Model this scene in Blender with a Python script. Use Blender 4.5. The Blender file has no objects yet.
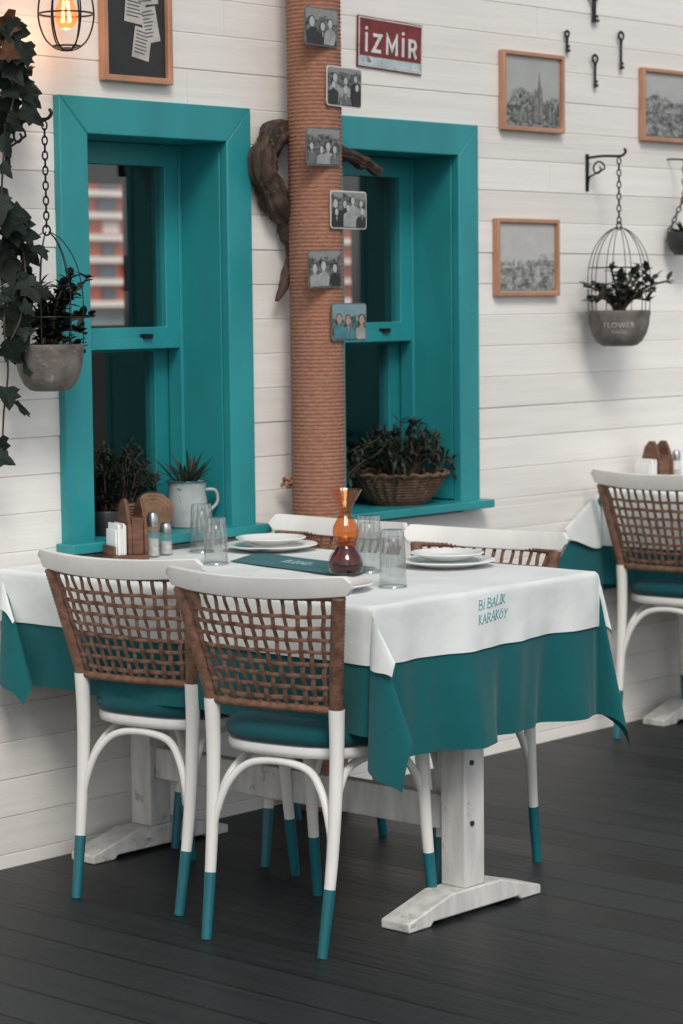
import bpy, math, random
from mathutils import Vector, Matrix
R=math.radians; PI=math.pi
sc=bpy.context.scene; col=sc.collection
sc.view_settings.view_transform='Standard'; sc.view_settings.look='None'; sc.view_settings.exposure=0
# ------------------------------------------------------------------ camera
CAM=Vector((-4.235,-4.585,1.40)); F=85/36*1024
yaw=R(42); pitch=R(5.01); roll=0.0105
fw0=Vector((math.cos(yaw),math.sin(yaw),0)); rt0=Vector((math.sin(yaw),-math.cos(yaw),0))
fw=fw0*math.cos(pitch)-Vector((0,0,1))*math.sin(pitch); up0=rt0.cross(fw)
up=up0*math.cos(roll)+rt0*math.sin(roll); rt=rt0*math.cos(roll)-up0*math.sin(roll)
def ray(u,v): return fw+rt*((u-341.5)/F)+up*((512-v)/F)
def on_wall(u,v,Y=0.0):
    d=ray(u,v); return CAM+d*((Y-CAM.y)/d.y)
def on_level(u,v,z):
    d=ray(u,v); return CAM+d*((z-CAM.z)/d.z)
cd=bpy.data.cameras.new('camera'); cam=bpy.data.objects.new('camera',cd); col.objects.link(cam)
m3=Matrix((rt,up,-fw)).transposed(); cam.matrix_world=Matrix.Translation(CAM)@m3.to_4x4()
cd.sensor_fit='VERTICAL'; cd.sensor_height=36; cd.sensor_width=24; cd.lens=85; cd.clip_end=1000
cd.dof.use_dof=True; cd.dof.focus_distance=5.5; cd.dof.aperture_fstop=5
sc.camera=cam
# ------------------------------------------------------------------ materials
def newmat(name):
    m=bpy.data.materials.new(name); m.use_nodes=True; nt=m.node_tree
    return m,nt,nt.nodes['Principled BSDF']
def N(nt,t,**k):
    n=nt.nodes.new(t)
    for a,b in k.items(): setattr(n,a,b)
    return n
def mat(name,c,rough=.5,var=.25,scale=8,stretch=(1,1,1),bump=.0,bscale=60,metal=0,spec=.5,sheen=0,detail=4,wear=None):
    m,nt,b=newmat(name); L=nt.links.new
    tc=N(nt,'ShaderNodeTexCoord'); mp=N(nt,'ShaderNodeMapping'); mp.inputs['Scale'].default_value=stretch
    L(tc.outputs['Object'],mp.inputs['Vector'])
    no=N(nt,'ShaderNodeTexNoise'); no.inputs['Scale'].default_value=scale; no.inputs['Detail'].default_value=detail
    L(mp.outputs[0],no.inputs['Vector'])
    rp=N(nt,'ShaderNodeValToRGB'); e=rp.color_ramp.elements
    e[0].position=.3; e[1].position=.7
    e[0].color=(*[x*(1-var) for x in c],1); e[1].color=(*[min(1,x*(1+var*.6)) for x in c],1)
    L(no.outputs['Fac'],rp.inputs[0]); out=rp.outputs[0]
    if wear:
        wc,ws,wt=wear
        n3=N(nt,'ShaderNodeTexNoise'); n3.inputs['Scale'].default_value=ws; n3.inputs['Detail'].default_value=8; n3.inputs['Roughness'].default_value=.7
        L(tc.outputs['Object'],n3.inputs['Vector'])
        r3=N(nt,'ShaderNodeValToRGB'); q=r3.color_ramp.elements; q[0].position=wt; q[1].position=wt+.06; q[0].color=(0,0,0,1); q[1].color=(1,1,1,1)
        L(n3.outputs['Fac'],r3.inputs[0]); mx=N(nt,'ShaderNodeMix',data_type='RGBA'); L(r3.outputs[0],mx.inputs[0]); L(out,mx.inputs[6]); mx.inputs[7].default_value=(*wc,1); out=mx.outputs[2]
    L(out,b.inputs['Base Color'])
    b.inputs['Roughness'].default_value=rough; b.inputs['Metallic'].default_value=metal
    b.inputs['Specular IOR Level'].default_value=spec
    if sheen: b.inputs['Sheen Weight'].default_value=sheen
    if bump:
        n2=N(nt,'ShaderNodeTexNoise'); n2.inputs['Scale'].default_value=bscale; n2.inputs['Detail'].default_value=3
        L(mp.outputs[0],n2.inputs['Vector'])
        bp=N(nt,'ShaderNodeBump'); bp.inputs['Strength'].default_value=bump; bp.inputs['Distance'].default_value=.004
        L(n2.outputs['Fac'],bp.inputs['Height']); L(bp.outputs[0],b.inputs['Normal'])
    return m
def fabric(name,c,rough=.9):
    m,nt,b=newmat(name); L=nt.links.new
    tc=N(nt,'ShaderNodeTexCoord'); no=N(nt,'ShaderNodeTexNoise'); no.inputs['Scale'].default_value=5; no.inputs['Detail'].default_value=5
    L(tc.outputs['Object'],no.inputs['Vector'])
    rp=N(nt,'ShaderNodeValToRGB'); e=rp.color_ramp.elements; e[0].position=.25; e[1].position=.75
    e[0].color=(*[x*.86 for x in c],1); e[1].color=(*[min(1,x*1.08) for x in c],1)
    L(no.outputs['Fac'],rp.inputs[0]); L(rp.outputs[0],b.inputs['Base Color'])
    b.inputs['Roughness'].default_value=rough; b.inputs['Specular IOR Level'].default_value=.2; b.inputs['Sheen Weight'].default_value=.12
    n2=N(nt,'ShaderNodeTexNoise'); n2.inputs['Scale'].default_value=420; n2.inputs['Detail'].default_value=2
    n3=N(nt,'ShaderNodeTexNoise'); n3.inputs['Scale'].default_value=14; n3.inputs['Detail'].default_value=3
    L(tc.outputs['Object'],n2.inputs['Vector']); L(tc.outputs['Object'],n3.inputs['Vector'])
    b1=N(nt,'ShaderNodeBump'); b1.inputs['Strength'].default_value=.25; b1.inputs['Distance'].default_value=.001
    b2=N(nt,'ShaderNodeBump'); b2.inputs['Strength'].default_value=.55; b2.inputs['Distance'].default_value=.007
    L(n2.outputs['Fac'],b1.inputs['Height']); L(n3.outputs['Fac'],b2.inputs['Height']); L(b1.outputs[0],b2.inputs['Normal']); L(b2.outputs[0],b.inputs['Normal'])
    return m
def plank_mat(name,axis,pitch,c0,c1,rough,grain_scale,groove,bump,wmix=.35,wet=0):
    m,nt,b=newmat(name); L=nt.links.new
    tc=N(nt,'ShaderNodeTexCoord'); sp=N(nt,'ShaderNodeSeparateXYZ'); L(tc.outputs['Object'],sp.inputs[0])
    of=N(nt,'ShaderNodeMath',operation='ADD'); of.inputs[1].default_value=.06; L(sp.outputs[axis],of.inputs[0])
    dv=N(nt,'ShaderNodeMath',operation='DIVIDE'); dv.inputs[1].default_value=pitch; L(of.outputs[0],dv.inputs[0])
    fl=N(nt,'ShaderNodeMath',operation='FLOOR'); L(dv.outputs[0],fl.inputs[0])
    wn=N(nt,'ShaderNodeTexWhiteNoise',noise_dimensions='1D'); L(fl.outputs[0],wn.inputs['W'])
    mp=N(nt,'ShaderNodeMapping'); mp.inputs['Scale'].default_value=grain_scale; L(tc.outputs['Object'],mp.inputs['Vector'])
    ad=N(nt,'ShaderNodeVectorMath',operation='ADD'); L(mp.outputs[0],ad.inputs[0]); 
    sc_=N(nt,'ShaderNodeVectorMath',operation='SCALE'); sc_.inputs['Scale'].default_value=37; L(wn.outputs['Color'],sc_.inputs[0]); L(sc_.outputs[0],ad.inputs[1])
    no=N(nt,'ShaderNodeTexNoise'); no.inputs['Scale'].default_value=1; no.inputs['Detail'].default_value=6; no.inputs['Roughness'].default_value=.6
    L(ad.outputs[0],no.inputs['Vector'])
    mx=N(nt,'ShaderNodeMath',operation='MULTIPLY_ADD'); mx.inputs[1].default_value=wmix; L(wn.outputs['Value'],mx.inputs[0])
    s2=N(nt,'ShaderNodeMath',operation='MULTIPLY'); s2.inputs[1].default_value=1-wmix; L(no.outputs['Fac'],s2.inputs[0]); L(s2.outputs[0],mx.inputs[2])
    rp=N(nt,'ShaderNodeValToRGB'); e=rp.color_ramp.elements; e[0].position=.2; e[1].position=.75; e[0].color=(*c0,1); e[1].color=(*c1,1)
    L(mx.outputs[0],rp.inputs[0])
    out=rp.outputs[0]; hgt=no.outputs['Fac']
    if groove:
        fr=N(nt,'ShaderNodeMath',operation='FRACT'); L(dv.outputs[0],fr.inputs[0])
        lt=N(nt,'ShaderNodeMath',operation='LESS_THAN'); lt.inputs[1].default_value=groove; L(fr.outputs[0],lt.inputs[0])
        mc=N(nt,'ShaderNodeMix',data_type='RGBA'); L(lt.outputs[0],mc.inputs[0]); L(out,mc.inputs[6]); mc.inputs[7].default_value=(.002,.002,.002,1)
        out=mc.outputs[2]
        sb=N(nt,'ShaderNodeMath',operation='SUBTRACT'); L(hgt,sb.inputs[0]); L(lt.outputs[0],sb.inputs[1]); hgt=sb.outputs[0]
        rr=N(nt,'ShaderNodeMapRange'); rr.inputs['To Min'].default_value=rough-.12; rr.inputs['To Max'].default_value=rough+.15; L(mx.outputs[0],rr.inputs['Value']); L(rr.outputs[0],b.inputs['Roughness'])
    else: b.inputs['Roughness'].default_value=rough
    bp=N(nt,'ShaderNodeBump'); bp.inputs['Strength'].default_value=bump; bp.inputs['Distance'].default_value=.003; L(hgt,bp.inputs['Height'])
    L(out,b.inputs['Base Color']); L(bp.outputs[0],b.inputs['Normal'])
    b.inputs['Specular IOR Level'].default_value=.3
    return m
def glassmat(name,tint=(1,1,1),rough=.02,ior=1.45,body=0.0,bodycol=(.8,.85,.85)):
    m=bpy.data.materials.new(name); m.use_nodes=True; nt=m.node_tree; nt.nodes.clear(); L=nt.links.new
    o=N(nt,'ShaderNodeOutputMaterial'); t=N(nt,'ShaderNodeBsdfTransparent'); t.inputs[0].default_value=(*tint,1)
    g=N(nt,'ShaderNodeBsdfGlossy'); g.inputs['Roughness'].default_value=rough
    ge=N(nt,'ShaderNodeNewGeometry'); mi=N(nt,'ShaderNodeMapRange'); mi.inputs['To Min'].default_value=ior; mi.inputs['To Max'].default_value=1/ior
    L(ge.outputs['Backfacing'],mi.inputs['Value'])
    fr=N(nt,'ShaderNodeFresnel'); L(mi.outputs[0],fr.inputs['IOR'])
    mx=N(nt,'ShaderNodeMixShader'); L(fr.outputs[0],mx.inputs[0]); L(t.outputs[0],mx.inputs[1]); L(g.outputs[0],mx.inputs[2]); last=mx
    if body:
        d=N(nt,'ShaderNodeBsdfTranslucent'); d.inputs[0].default_value=(*bodycol,1)
        d2=N(nt,'ShaderNodeBsdfDiffuse'); d2.inputs[0].default_value=(*bodycol,1)
        dm=N(nt,'ShaderNodeMixShader'); L(d.outputs[0],dm.inputs[1]); L(d2.outputs[0],dm.inputs[2])
        m2=N(nt,'ShaderNodeMixShader'); m2.inputs[0].default_value=body; L(mx.outputs[0],m2.inputs[1]); L(dm.outputs[0],m2.inputs[2]); last=m2
    L(last.outputs[0],o.inputs[0]); return m
def photo_mat(name,seed,dark,light,horizon=.45,fine=16):
    m,nt,b=newmat(name); L=nt.links.new
    tc=N(nt,'ShaderNodeTexCoord'); sp=N(nt,'ShaderNodeSeparateXYZ'); L(tc.outputs['Generated'],sp.inputs[0])
    mp=N(nt,'ShaderNodeMapping'); mp.inputs['Location'].default_value=(seed*3.1,seed*1.7,seed*.9); L(tc.outputs['Generated'],mp.inputs['Vector'])
    n1=N(nt,'ShaderNodeTexNoise'); n1.inputs['Scale'].default_value=4; n1.inputs['Detail'].default_value=5; L(mp.outputs[0],n1.inputs['Vector'])
    n2=N(nt,'ShaderNodeTexNoise'); n2.inputs['Scale'].default_value=fine; n2.inputs['Detail'].default_value=6; n2.inputs['Roughness'].default_value=.7; L(mp.outputs[0],n2.inputs['Vector'])
    h=N(nt,'ShaderNodeMath',operation='MULTIPLY_ADD'); h.inputs[1].default_value=.7; h.inputs[2].default_value=horizon-.35; L(n1.outputs['Fac'],h.inputs[0])
    df=N(nt,'ShaderNodeMath',operation='SUBTRACT'); L(sp.outputs['Z'],df.inputs[0]); L(h.outputs[0],df.inputs[1])
    ml=N(nt,'ShaderNodeMath',operation='MULTIPLY',use_clamp=True); ml.inputs[1].default_value=14; L(df.outputs[0],ml.inputs[0])
    rp=N(nt,'ShaderNodeValToRGB'); e=rp.color_ramp.elements; e[0].position=.40; e[1].position=.64
    e[0].color=(*[x*.5 for x in dark],1); e[1].color=(*[a*.3+c*.7 for a,c in zip(dark,light)],1); L(n2.outputs['Fac'],rp.inputs[0])
    r2=N(nt,'ShaderNodeValToRGB'); e=r2.color_ramp.elements; e[0].color=(*[x*.7 for x in light],1); e[1].color=(*light,1); L(n1.outputs['Fac'],r2.inputs[0])
    mx=N(nt,'ShaderNodeMix',data_type='RGBA'); L(ml.outputs[0],mx.inputs[0]); L(rp.outputs[0],mx.inputs[6]); L(r2.outputs[0],mx.inputs[7])
    L(mx.outputs[2],b.inputs['Base Color']); b.inputs['Roughness'].default_value=.25
    return m
PITCH=.094
M={}
M['plank']=plank_mat('white_plank_paint','Z',PITCH,(.69,.665,.63),(.84,.815,.78),.55,(2.2,8,38),0,.5)
M['floor']=plank_mat('dark_deck_boards','X',.145,(.006,.0075,.0085),(.030,.034,.036),.46,(42,1.6,8),.045,.7,.45)
M['ground']=mat('ground_soil',(.12,.11,.1),.9,.3,2)
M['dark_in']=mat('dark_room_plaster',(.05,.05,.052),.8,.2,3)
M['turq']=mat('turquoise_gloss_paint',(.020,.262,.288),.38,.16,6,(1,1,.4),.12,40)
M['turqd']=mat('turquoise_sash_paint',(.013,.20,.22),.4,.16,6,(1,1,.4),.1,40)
M['pane']=glassmat('window_glass',(.96,.98,.98),.01,1.7)
M['white']=mat('white_chair_paint',(.76,.75,.72),.4,.12,9,(1,1,.5),.08,60,wear=((.55,.52,.47),22,.66))
M['wood_w']=mat('whitewashed_table_wood',(.62,.61,.58),.55,.22,5,(6,6,1.2),.25,60,wear=((.36,.34,.31),14,.60))
M['tealtip']=mat('teal_leg_paint',(.008,.125,.155),.35,.15,10)
M['tealcloth']=fabric('teal_table_linen',(.006,.104,.116))
M['tealnap']=fabric('teal_runner_linen',(.008,.12,.138))
M['cushion']=fabric('teal_seat_fabric',(.004,.07,.085))
M['whitecloth']=fabric('white_table_linen',(.71,.745,.735))
M['thread']=mat('teal_embroidery_thread',(.018,.27,.32),.7,.1,50)
M['palethread']=mat('pale_embroidery_thread',(.30,.50,.52),.7,.1,50)
M['weave']=mat('brown_woven_cane',(.175,.088,.055),.55,.45,45,(1,1,1),.5,180)
M['rope']=mat('terracotta_sisal_rope',(.35,.165,.108),.9,.3,70,(1,1,2.5),.7,260)
M['iron']=mat('black_wrought_iron',(.018,.018,.02),.45,.3,20,metal=.6)
M['key']=mat('aged_key_iron',(.04,.035,.032),.5,.4,40,metal=.7)
M['drift']=mat('dark_driftwood',(.055,.032,.021),.7,.7,30,(1.6,1.6,.35),1.0,60,wear=((.13,.085,.06),40,.58))
M['copperframe']=mat('copper_toned_frame_wood',(.44,.225,.135),.4,.2,12,(1,1,1),.1,60)
M['mount']=mat('cream_photo_mount',(.6,.57,.52),.6,.06,10)
M['black']=mat('near_black_board',(.022,.024,.025),.5,.3,10)
M['paper']=mat('note_paper',(.45,.44,.41),.7,.25,20)
M['ink']=mat('note_ink',(.08,.08,.09),.7,.2,20)
M['signred']=mat('worn_red_enamel',(.18,.017,.019),.4,.45,25,wear=((.06,.028,.024),38,.58))
M['signwhite']=mat('enamel_white',(.66,.66,.64),.45,.2,25,wear=((.28,.15,.13),60,.60))
M['signblue']=mat('enamel_pale_teal',(.44,.55,.56),.45,.3,30,wear=((.14,.08,.07),60,.56))
M['concrete']=mat('grey_concrete_pot',(.15,.135,.12),.85,.45,22,(1,1,1),.6,90,wear=((.27,.25,.22),30,.60))
M['potletter']=mat('pale_stencil_paint',(.50,.49,.46),.7,.2,60)
M['leafdark']=mat('dark_ivy_leaf',(.008,.016,.011),.6,.5,25,spec=.25)
M['leaf']=mat('succulent_leaf',(.022,.040,.028),.55,.5,25,spec=.35)
M['leafgrey']=mat('grey_green_leaf',(.032,.047,.034),.6,.55,30,spec=.3)
M['leaflamplit']=mat('lamplit_ivy_leaf',(.09,.036,.016),.6,.5,25,spec=.25)  # brownish ivy leaf with the lamp's orange light painted into its colour
M['stem']=mat('woody_stem',(.07,.045,.03),.8,.3,30)
M['wicker']=mat('brown_wicker',(.16,.09,.055),.7,.6,60,(1,1,3),.9,160)
M['bark']=mat('log_bark',(.07,.04,.026),.85,.5,40,bump=.8,bscale=70)
M['logend']=mat('sawn_log_end',(.22,.12,.07),.7,.4,30,(1,1,1),.3,80)
M['soil']=mat('potting_soil',(.03,.022,.018),.95,.4,60)
M['jug']=mat('grey_white_enamel_jug',(.42,.46,.46),.35,.25,14,wear=((.08,.10,.10),30,.62))
M['porcelain']=mat('white_porcelain',(.78,.79,.78),.12,.03,6,spec=.6)
M['glass']=glassmat('tumbler_glass',(.93,.945,.94),.0,1.7,.03,(1,1,1))
M['cutglass']=glassmat('tumbler_cut_glass',(.80,.825,.83),.015,2.3,.08,(1,1,.98))
M['clear']=glassmat('clear_bottle_glass',(.95,.95,.94),.01,1.6)
M['amber']=glassmat('amber_glass',(.92,.48,.19),.04,1.65,.06,(.9,.35,.08))
M['redliquid']=glassmat('dark_red_liquid',(.40,.04,.022),.02,1.5,.05,(.28,.018,.010))
M['brownwood']=mat('brown_holder_wood',(.15,.065,.036),.5,.5,14,(1,1,6),.2,50)
M['napkin']=mat('paper_napkins',(.8,.8,.79),.8,.06,20)
M['steel']=mat('brushed_steel_cap',(.45,.45,.45),.3,.15,30,metal=.9)
M['salt']=glassmat('shaker_glass',(.93,.95,.95),.05,1.5,.12,(.75,.75,.73))
M['saltfill']=mat('salt_grains',(.6,.57,.53),.9,.3,90)
M['facade']=mat('pink_red_facade',(.62,.15,.10),.8,.4,.9)
M['facadeband']=mat('pale_facade_band',(.85,.76,.7),.8,.15,.8)
M['facadewin']=mat('facade_window_glass',(.12,.15,.18),.3,.3,1)
M['facadegrey']=mat('grey_facade_base',(.34,.37,.38),.8,.4,1.2)
M['bolt']=mat('dark_bolt_steel',(.06,.06,.06),.5,.2,30,metal=.6)
def emis(name,c,s):
    m=bpy.data.materials.new(name); m.use_nodes=True; nt=m.node_tree; nt.nodes.clear()
    o=N(nt,'ShaderNodeOutputMaterial'); e=N(nt,'ShaderNodeEmission'); e.inputs[0].default_value=(*c,1); e.inputs[1].default_value=s
    nt.links.new(e.outputs[0],o.inputs[0]); return m
M['glow']=emis('glowing_filament',(1,.42,.13),14)
M['bulb']=glassmat('warm_bulb_glass',(1,.75,.5),.05,1.5,.12,(1,.5,.2))
# ------------------------------------------------------------------ mesh builder
def smooth(pts,n=6):
    pts=[Vector(p) for p in pts]; out=[]
    for i in range(len(pts)-1):
        p0=pts[max(i-1,0)]; p1=pts[i]; p2=pts[i+1]; p3=pts[min(i+2,len(pts)-1)]
        for k in range(n):
            t=k/n
            out.append(.5*((2*p1)+(p2-p0)*t+(2*p0-5*p1+4*p2-p3)*t*t+(3*p1-p0-3*p2+p3)*t**3))
    out.append(pts[-1]); return out
class MB:
    def __init__(s): s.v=[]; s.f=[]; s.m=[]
    def add(s,vs,fs,mi=0):
        o=len(s.v); s.v+=[tuple(v) for v in vs]; s.f+=[tuple(i+o for i in f) for f in fs]; s.m+=[mi]*len(fs)
    def box(s,x0,x1,y0,y1,z0,z1,mi=0,M4=None):
        vs=[Vector(p) for p in [(x0,y0,z0),(x1,y0,z0),(x1,y1,z0),(x0,y1,z0),(x0,y0,z1),(x1,y0,z1),(x1,y1,z1),(x0,y1,z1)]]
        if M4: vs=[M4@v for v in vs]
        s.add(vs,[(0,3,2,1),(4,5,6,7),(0,1,5,4),(1,2,6,5),(2,3,7,6),(3,0,4,7)],mi)
    def prism_x(s,prof,x0,x1,mi=0):
        n=len(prof); vs=[(x0,y,z) for y,z in prof]+[(x1,y,z) for y,z in prof]
        s.add(vs,[tuple(range(n)),tuple(range(2*n-1,n-1,-1))]+[(i,i+n,(i+1)%n+n,(i+1)%n) for i in range(n)],mi)
    def poly_y(s,poly,y0,y1,mi=0):
        n=len(poly); vs=[(x,y0,z) for x,z in poly]+[(x,y1,z) for x,z in poly]
        s.add(vs,[tuple(range(n)),tuple(range(2*n-1,n-1,-1))]+[(i,i+n,(i+1)%n+n,(i+1)%n) for i in range(n)],mi)
    def ring_y(s,x0,x1,z0,z1,w,y0,y1,mi=0,wb=None):
        wb=w if wb is None else wb
        O=[(x0,z0),(x1,z0),(x1,z1),(x0,z1)]; I=[(x0+w,z0+wb),(x1-w,z0+wb),(x1-w,z1-w),(x0+w,z1-w)]
        vs=[(x,y0,z) for x,z in O+I]+[(x,y1,z) for x,z in O+I]; fs=[]
        for i in range(4):
            j=(i+1)%4
            fs+=[(i,j,4+j,4+i),(8+i,12+i,12+j,8+j),(i,8+i,8+j,j),(4+i,4+j,12+j,12+i)]
        s.add(vs,fs,mi)
    def ribbon_y(s,pts,w,y0,y1,mi=0):
        P=[Vector((a,b)) for a,b in pts]; n=len(P); Lp=[]; Rp=[]
        for i in range(n):
            a=(P[i]-P[i-1]).normalized() if i else (P[1]-P[0]).normalized(); b=(P[i+1]-P[i]).normalized() if i<n-1 else a
            t=(a+b); t=t.normalized() if t.length>1e-3 else a; nn=Vector((-t.y,t.x)); c=max(.42,abs(nn.dot(Vector((-a.y,a.x))))); Lp.append(P[i]+nn*(w/2/c)); Rp.append(P[i]-nn*(w/2/c))
        vs=[]
        for l,r in zip(Lp,Rp): vs+=[(l.x,y0,l.y),(r.x,y0,r.y),(r.x,y1,r.y),(l.x,y1,l.y)]
        fs=[(0,1,2,3),((n-1)*4+3,(n-1)*4+2,(n-1)*4+1,(n-1)*4)]
        for i in range(n-1):
            for j in range(4): fs.append((i*4+j,i*4+(j+1)%4,(i+1)*4+(j+1)%4,(i+1)*4+j))
        s.add(vs,fs,mi)
    def tube(s,pts,rad,n=10,mi=0,closed=False,cap=True,rfun=None):
        pts=[Vector(p) for p in pts]; k=len(pts)
        rad=rad if hasattr(rad,'__len__') else [rad]*k
        T=[]
        for i in range(k):
            a=pts[i-1] if (i>0 or closed) else pts[i]; b=pts[(i+1)%k] if (i<k-1 or closed) else pts[i]
            T.append((b-a).normalized())
        q=T[0].orthogonal().normalized(); vs=[]
        for i in range(k):
            q=(q-T[i]*q.dot(T[i])).normalized(); w=T[i].cross(q)
            for j in range(n):
                a=2*PI*j/n; r=rad[i]*(rfun(i,a) if rfun else 1); vs.append(pts[i]+(q*math.cos(a)+w*math.sin(a))*r)
        fs=[]
        for i in range(k if closed else k-1):
            i2=(i+1)%k
            for j in range(n):
                j2=(j+1)%n; fs.append((i*n+j,i*n+j2,i2*n+j2,i2*n+j))
        if cap and not closed: fs+=[tuple(range(n-1,-1,-1)),tuple((k-1)*n+j for j in range(n))]
        s.add(vs,fs,mi)
    def lathe(s,prof,n=28,c=(0,0,0),mi=0,cap=(True,True),rib=0,ribn=14):
        vs=[]
        for r,z in prof:
            for j in range(n):
                a=2*PI*j/n; q=r*(1+rib*math.cos(ribn*a)); vs.append((c[0]+q*math.cos(a),c[1]+q*math.sin(a),c[2]+z))
        fs=[]
        for i in range(len(prof)-1):
            for j in range(n):
                j2=(j+1)%n; fs.append((i*n+j,i*n+j2,(i+1)*n+j2,(i+1)*n+j))
        if cap[0]: fs.append(tuple(range(n-1,-1,-1)))
        if cap[1]: fs.append(tuple((len(prof)-1)*n+j for j in range(n)))
        s.add(vs,fs,mi)
    def leaf(s,base,d,upv,L,W,fold=.25,curl=.2,mi=0):
        d=Vector(d).normalized(); side=d.cross(Vector(upv))
        if side.length<1e-4: side=d.orthogonal()
        side.normalize(); n=side.cross(d); b=Vector(base); vs=[]
        for t,w in ((0,.12),(.25,.8),(.55,1),(.82,.6),(1,.03)):
            c=b+d*(L*t)-n*(curl*L*t*t); h=n*(fold*W*w*.5)
            vs+=[c+side*(W*.5*w)+h,c,c-side*(W*.5*w)+h]
        fs=[]
        for i in range(4):
            a=i*3; fs+=[(a,a+1,a+4,a+3),(a+1,a+2,a+5,a+4)]
        s.add(vs,fs,mi)
    def ivy(s,base,d,upv,S,mi=0):
        d=Vector(d).normalized(); side=d.cross(Vector(upv))
        if side.length<1e-4: side=d.orthogonal()
        side.normalize(); n=side.cross(d); b=Vector(base)
        o=[(0,0),(-.10,.30),(.08,.50),(.24,.36),(.45,.50),(.56,.28),(.8,.18),(1.05,0)]
        pts=o+[(a,-c) for a,c in reversed(o[1:-1])]
        vs=[b+d*(S*.35)-n*(S*.08)]+[b+d*(S*a)+side*(S*c)-n*(S*.2*a*a) for a,c in pts]
        k=len(pts); s.add(vs,[(0,1+i,1+(i+1)%k) for i in range(k)],mi)
    def build(s,name,mats,parent=None,loc=None,sm=True,ang=38,bevel=0,subs=0,rot=0):
        me=bpy.data.meshes.new(name); me.from_pydata(s.v,[],s.f); me.validate()
        mats=mats if isinstance(mats,(list,tuple)) else [mats]
        for m in mats: me.materials.append(m)
        if len(mats)>1 and len(me.polygons)==len(s.m):
            for p,i in zip(me.polygons,s.m): p.material_index=i
        if sm:
            me.polygons.foreach_set('use_smooth',[True]*len(me.polygons)); me.set_sharp_from_angle(angle=R(ang))
        o=bpy.data.objects.new(name,me); col.objects.link(o)
        if parent: o.parent=parent
        if loc is not None: o.location=loc
        if rot: o.rotation_euler=(0,0,rot)
        if bevel:
            b=o.modifiers.new('bevel','BEVEL'); b.width=bevel; b.segments=2; b.limit_method='ANGLE'; b.angle_limit=R(40)
        return o
def tag(o,label,cat,group=None,kind=None):
    o['label']=label; o['category']=cat
    if group: o['group']=group
    if kind: o['kind']=kind
    return o
def empty(name,loc,rz=0):
    o=bpy.data.objects.new(name,None); col.objects.link(o); o.location=loc; o.rotation_euler=(0,0,rz); o.empty_display_size=.1; return o
def copy_tree(o,parent=None):
    c=o.copy(); col.objects.link(c); c.parent=parent
    for ch in list(o.children): copy_tree(ch,c)
    return c
def text_geo(body,size,shear=0,extrude=0.0,spacing=1.0,lines=1.0,offset=0.0):
    cu=bpy.data.curves.new('lettering_curve','FONT'); cu.body=body; cu.size=size; cu.shear=shear; cu.extrude=extrude; cu.align_x='CENTER'; cu.align_y='CENTER'; cu.space_character=spacing; cu.space_line=lines; cu.resolution_u=4; cu.offset=offset
    o=bpy.data.objects.new('lettering_curve',cu); col.objects.link(o); bpy.context.view_layer.update()
    me=bpy.data.meshes.new_from_object(o.evaluated_get(bpy.context.evaluated_depsgraph_get()))
    vs=[v.co.copy() for v in me.vertices]; fs=[tuple(p.vertices) for p in me.polygons]
    bpy.data.objects.remove(o); bpy.data.curves.remove(cu); bpy.data.meshes.remove(me)
    return vs,fs
# drawn letters: strokes in a unit-high box, with advance width
GL={'B':(.70,[[(0,0),(.02,1)],[(-.06,.99),(.34,.97),(.48,.79),(.36,.58),(.04,.52)],[(.04,.52),(.44,.48),(.58,.26),(.42,.04),(-.06,.01)]]),
 'İ':(.30,[[(.1,0),(.12,.72)],[(.02,0),(.2,0)],[(.12,.92),(.14,1.02)]]),'A':(.74,[[(0,0),(.32,1),(.60,0)],[(.10,.34),(.52,.38)],[(-.07,0),(.08,0)],[(.53,0),(.68,0)]]),'L':(.56,[[(.05,1),(.01,.02),(.44,.04),(.46,.16)],[(-.04,1),(.14,1)]]),
 'I':(.30,[[(.1,0),(.12,1)],[(.02,0),(.2,0)],[(.03,1),(.22,1)]]),'K':(.66,[[(0,0),(.04,1)],[(-.06,1),(.13,1)],[(.50,1.02),(.08,.47),(.56,-.02)],[(-.07,0),(.08,0)]]),'R':(.68,[[(0,0),(.03,1)],[(-.05,.98),(.38,.95),(.48,.76),(.34,.55),(.05,.50)],[(.20,.52),(.58,-.02)],[(-.07,0),(.08,0)]]),
 'Ö':(.74,[[(.30,.80),(.08,.62),(.02,.36),(.12,.08),(.32,0),(.52,.10),(.60,.38),(.52,.66),(.30,.80)],[(.17,.96),(.19,1.06)],[(.40,.96),(.42,1.06)]]),
 'Y':(.64,[[(0,1),(.26,.50)],[(.56,1.02),(.26,.50),(.22,0)],[(.14,0),(.31,0)]]),' ':(.40,[])}
def drawn_text(lines,size,lead,slant=.22,wide=1.18,tilt=.05):
    out=[]
    for li,ln in enumerate(lines):
        W=sum(GL[c][0] for c in ln)*size*wide; x=-W/2; rg=random.Random(li+3)
        for c in ln:
            w,st=GL[c]; dy=rg.uniform(-.05,.05)*size+x*tilt; sc_=size*rg.uniform(.94,1.06)
            for s in st:
                pts=[(x+a*sc_*wide*.93+b*sc_*slant,b*sc_+dy-li*lead) for a,b in s]
                q=smooth([(a,b,0) for a,b in pts],5) if len(pts)>3 else smooth([(a,b,0) for a,b in pts],4) if len(pts)==2 else [Vector((a,b,0)) for a,b in pts]
                out.append([(p.x,p.y) for p in q])
            x+=w*size*wide
    return out
rnd=random.Random(7)
# ------------------------------------------------------------------ setting
g=MB(); g.add([(-300,-300,-.12),(300,-300,-.12),(300,300,-.12),(-300,300,-.12)],[(0,1,2,3)])
tag(g.build('ground',M['ground']),'bare ground around the terrace and the building','ground',kind='structure')
g=MB(); g.box(-9,16,-9,.02,-.1,0)
tag(g.build('terrace_floor',M['floor'],sm=False),'dark charcoal plank terrace floor under the tables','floor',kind='structure')
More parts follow.
